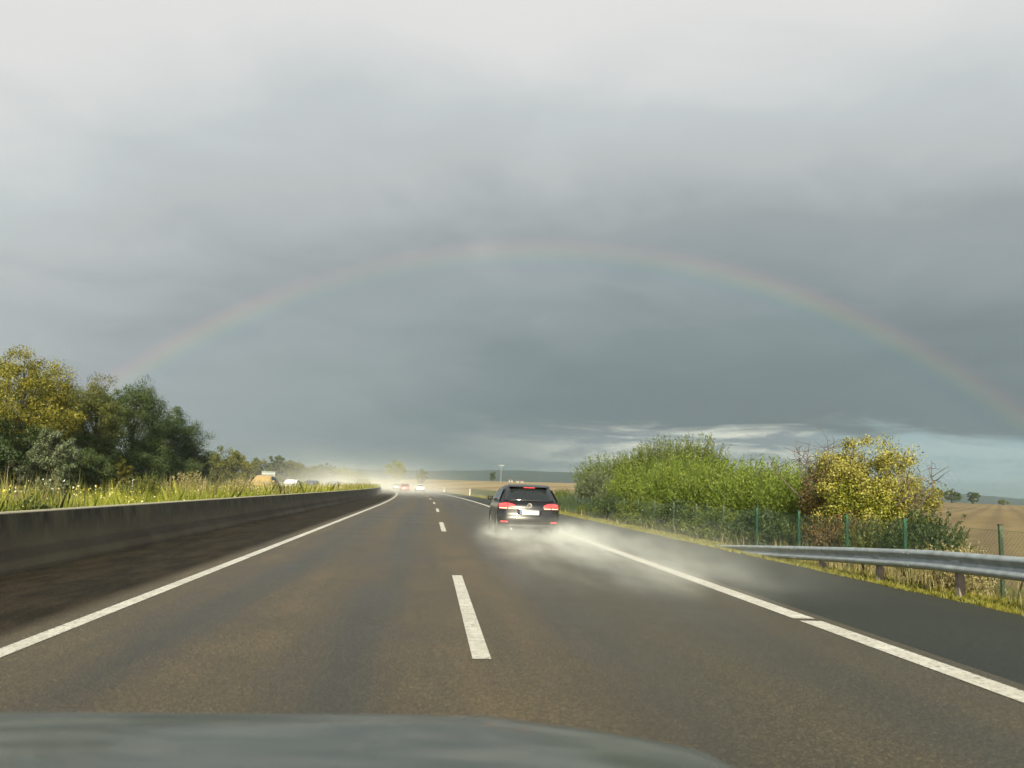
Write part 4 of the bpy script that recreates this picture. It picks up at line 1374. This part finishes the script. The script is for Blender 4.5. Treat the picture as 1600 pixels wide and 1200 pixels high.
def spray_near(t, v):
    p = t.node('ShaderNodeNewGeometry').outputs['Position']
    x, y, z = t.sep(p)
    dist = t.m('MAXIMUM', t.m('SUBTRACT', 22.9, y), 0.0)        # metres behind the tail
    ahead = t.smooth(y, 23.0, 24.6, 1.0, 0.0)
    n = t.noise(t.xyz(t.m('ADD', t.m('MULTIPLY', x, 2.1), t.m('MULTIPLY', y, 0.25)), t.m('MULTIPLY', y, 0.50), t.m('MULTIPLY', z, 1.8)), 1.0, 2.5, 0.65)
    lump = t.smooth(n, 0.34, 0.72, 0.05, 1.0)
    tot = None
    for x0, drift, w0, wg, h0, hg, amp, fall in ((2.0, 0.010, 0.34, 0.05, 0.30, 0.010, 1.0, 3.2), (3.6, 0.032, 0.42, 0.062, 0.30, 0.020, 1.05, 6.0), (2.9, 0.05, 0.8, 0.07, 0.24, 0.02, 0.40, 9.0)):
        xc = t.m('ADD', x0, t.m('MULTIPLY', dist, drift))
        w = t.m('ADD', w0, t.m('MULTIPLY', dist, wg))
        hgt_ = t.m('ADD', h0, t.m('MULTIPLY', dist, hg))
        q = t.m('DIVIDE', t.m('SUBTRACT', x, xc), w)
        gx_ = t.m('EXPONENT', t.m('MULTIPLY', t.m('MULTIPLY', q, q), -1.0))
        zq = t.m('DIVIDE', z, hgt_)
        gz = t.m('EXPONENT', t.m('MULTIPLY', t.m('MULTIPLY', zq, zq), -0.8))
        ln = t.m('EXPONENT', t.m('DIVIDE', dist, -fall))
        g_ = t.m('MULTIPLY', t.m('MULTIPLY', gx_, gz), t.m('MULTIPLY', ln, amp))
        tot = g_ if tot is None else t.m('ADD', tot, g_)
    edge = t.m('MULTIPLY', t.smooth(y, 9.2, 11.5), t.smooth(z, 1.2, 0.8))
    edge = t.m('MULTIPLY', edge, t.m('MULTIPLY', t.smooth(x, 0.7, 1.2), t.smooth(x, 6.6, 5.8)))
    den = t.m('MULTIPLY', t.m('MULTIPLY', tot, lump), t.m('MULTIPLY', edge, ahead))
    t.l.new(t.m('MULTIPLY', den, 1.15), v.inputs['Density'])
    v.inputs['Color'].default_value = (0.86, 0.88, 0.84, 1)
    v.inputs['Anisotropy'].default_value = 0.0


o_, m_ = volume_box('road_spray', (0.7, 9.2, 0.02), (6.7, 24.6, 1.2), 'white water spray trailing from the wheels of the black car', spray_near)
m_.cycles.volume_step_rate = 0.45


def spray_far(t, v):
    p = t.node('ShaderNodeNewGeometry').outputs['Position']
    x, y, z = t.sep(p)
    sh = t.m('MAXIMUM', t.m('SUBTRACT', y, 45.0), 0.0)
    u = t.m('ADD', x, t.m('DIVIDE', t.m('MULTIPLY', sh, sh), 3400.0))
    n = t.noise(t.xyz(t.m('MULTIPLY', x, 0.22), t.m('MULTIPLY', y, 0.05), t.m('MULTIPLY', z, 0.3)), 1.0, 2, 0.6)
    q = t.m('DIVIDE', t.m('SUBTRACT', u, -2.5), 7.5)
    gx_ = t.m('EXPONENT', t.m('MULTIPLY', t.m('MULTIPLY', q, q), -1.0))
    q2 = t.m('DIVIDE', t.m('SUBTRACT', u, -15.0), 6.0)
    gx2 = t.m('MULTIPLY', t.m('EXPONENT', t.m('MULTIPLY', t.m('MULTIPLY', q2, q2), -1.0)), 1.25)
    gz = t.m('EXPONENT', t.m('DIVIDE', z, -2.0))
    edge = t.m('MULTIPLY', t.smooth(y, 62.0, 135.0), t.smooth(y, 318.0, 250.0))
    edge = t.m('MULTIPLY', edge, t.smooth(z, 8.0, 5.0))
    den = t.m('MULTIPLY', t.m('MULTIPLY', t.m('ADD', gx_, gx2), gz), t.m('MULTIPLY', edge, t.smooth(n, 0.3, 0.7, 0.4, 1.0)))
    t.l.new(t.m('MULTIPLY', den, 0.026), v.inputs['Density'])
    v.inputs['Color'].default_value = (0.93, 0.93, 0.88, 1)


o_, m_ = volume_box('distant_spray', (-62, 55, 0.02), (16, 320, 8.5), 'pale drifting spray over the road towards the bend', spray_far)
m_.cycles.volume_step_rate = 0.45


def haze_air(t, v):
    v.inputs['Density'].default_value = 0.00022
    v.inputs['Color'].default_value = (0.24, 0.31, 0.34, 1)


o_, m_ = volume_box('haze', (-5500, -400, -8), (6900, 4200, 82), 'thin grey rain haze over the whole country', haze_air)
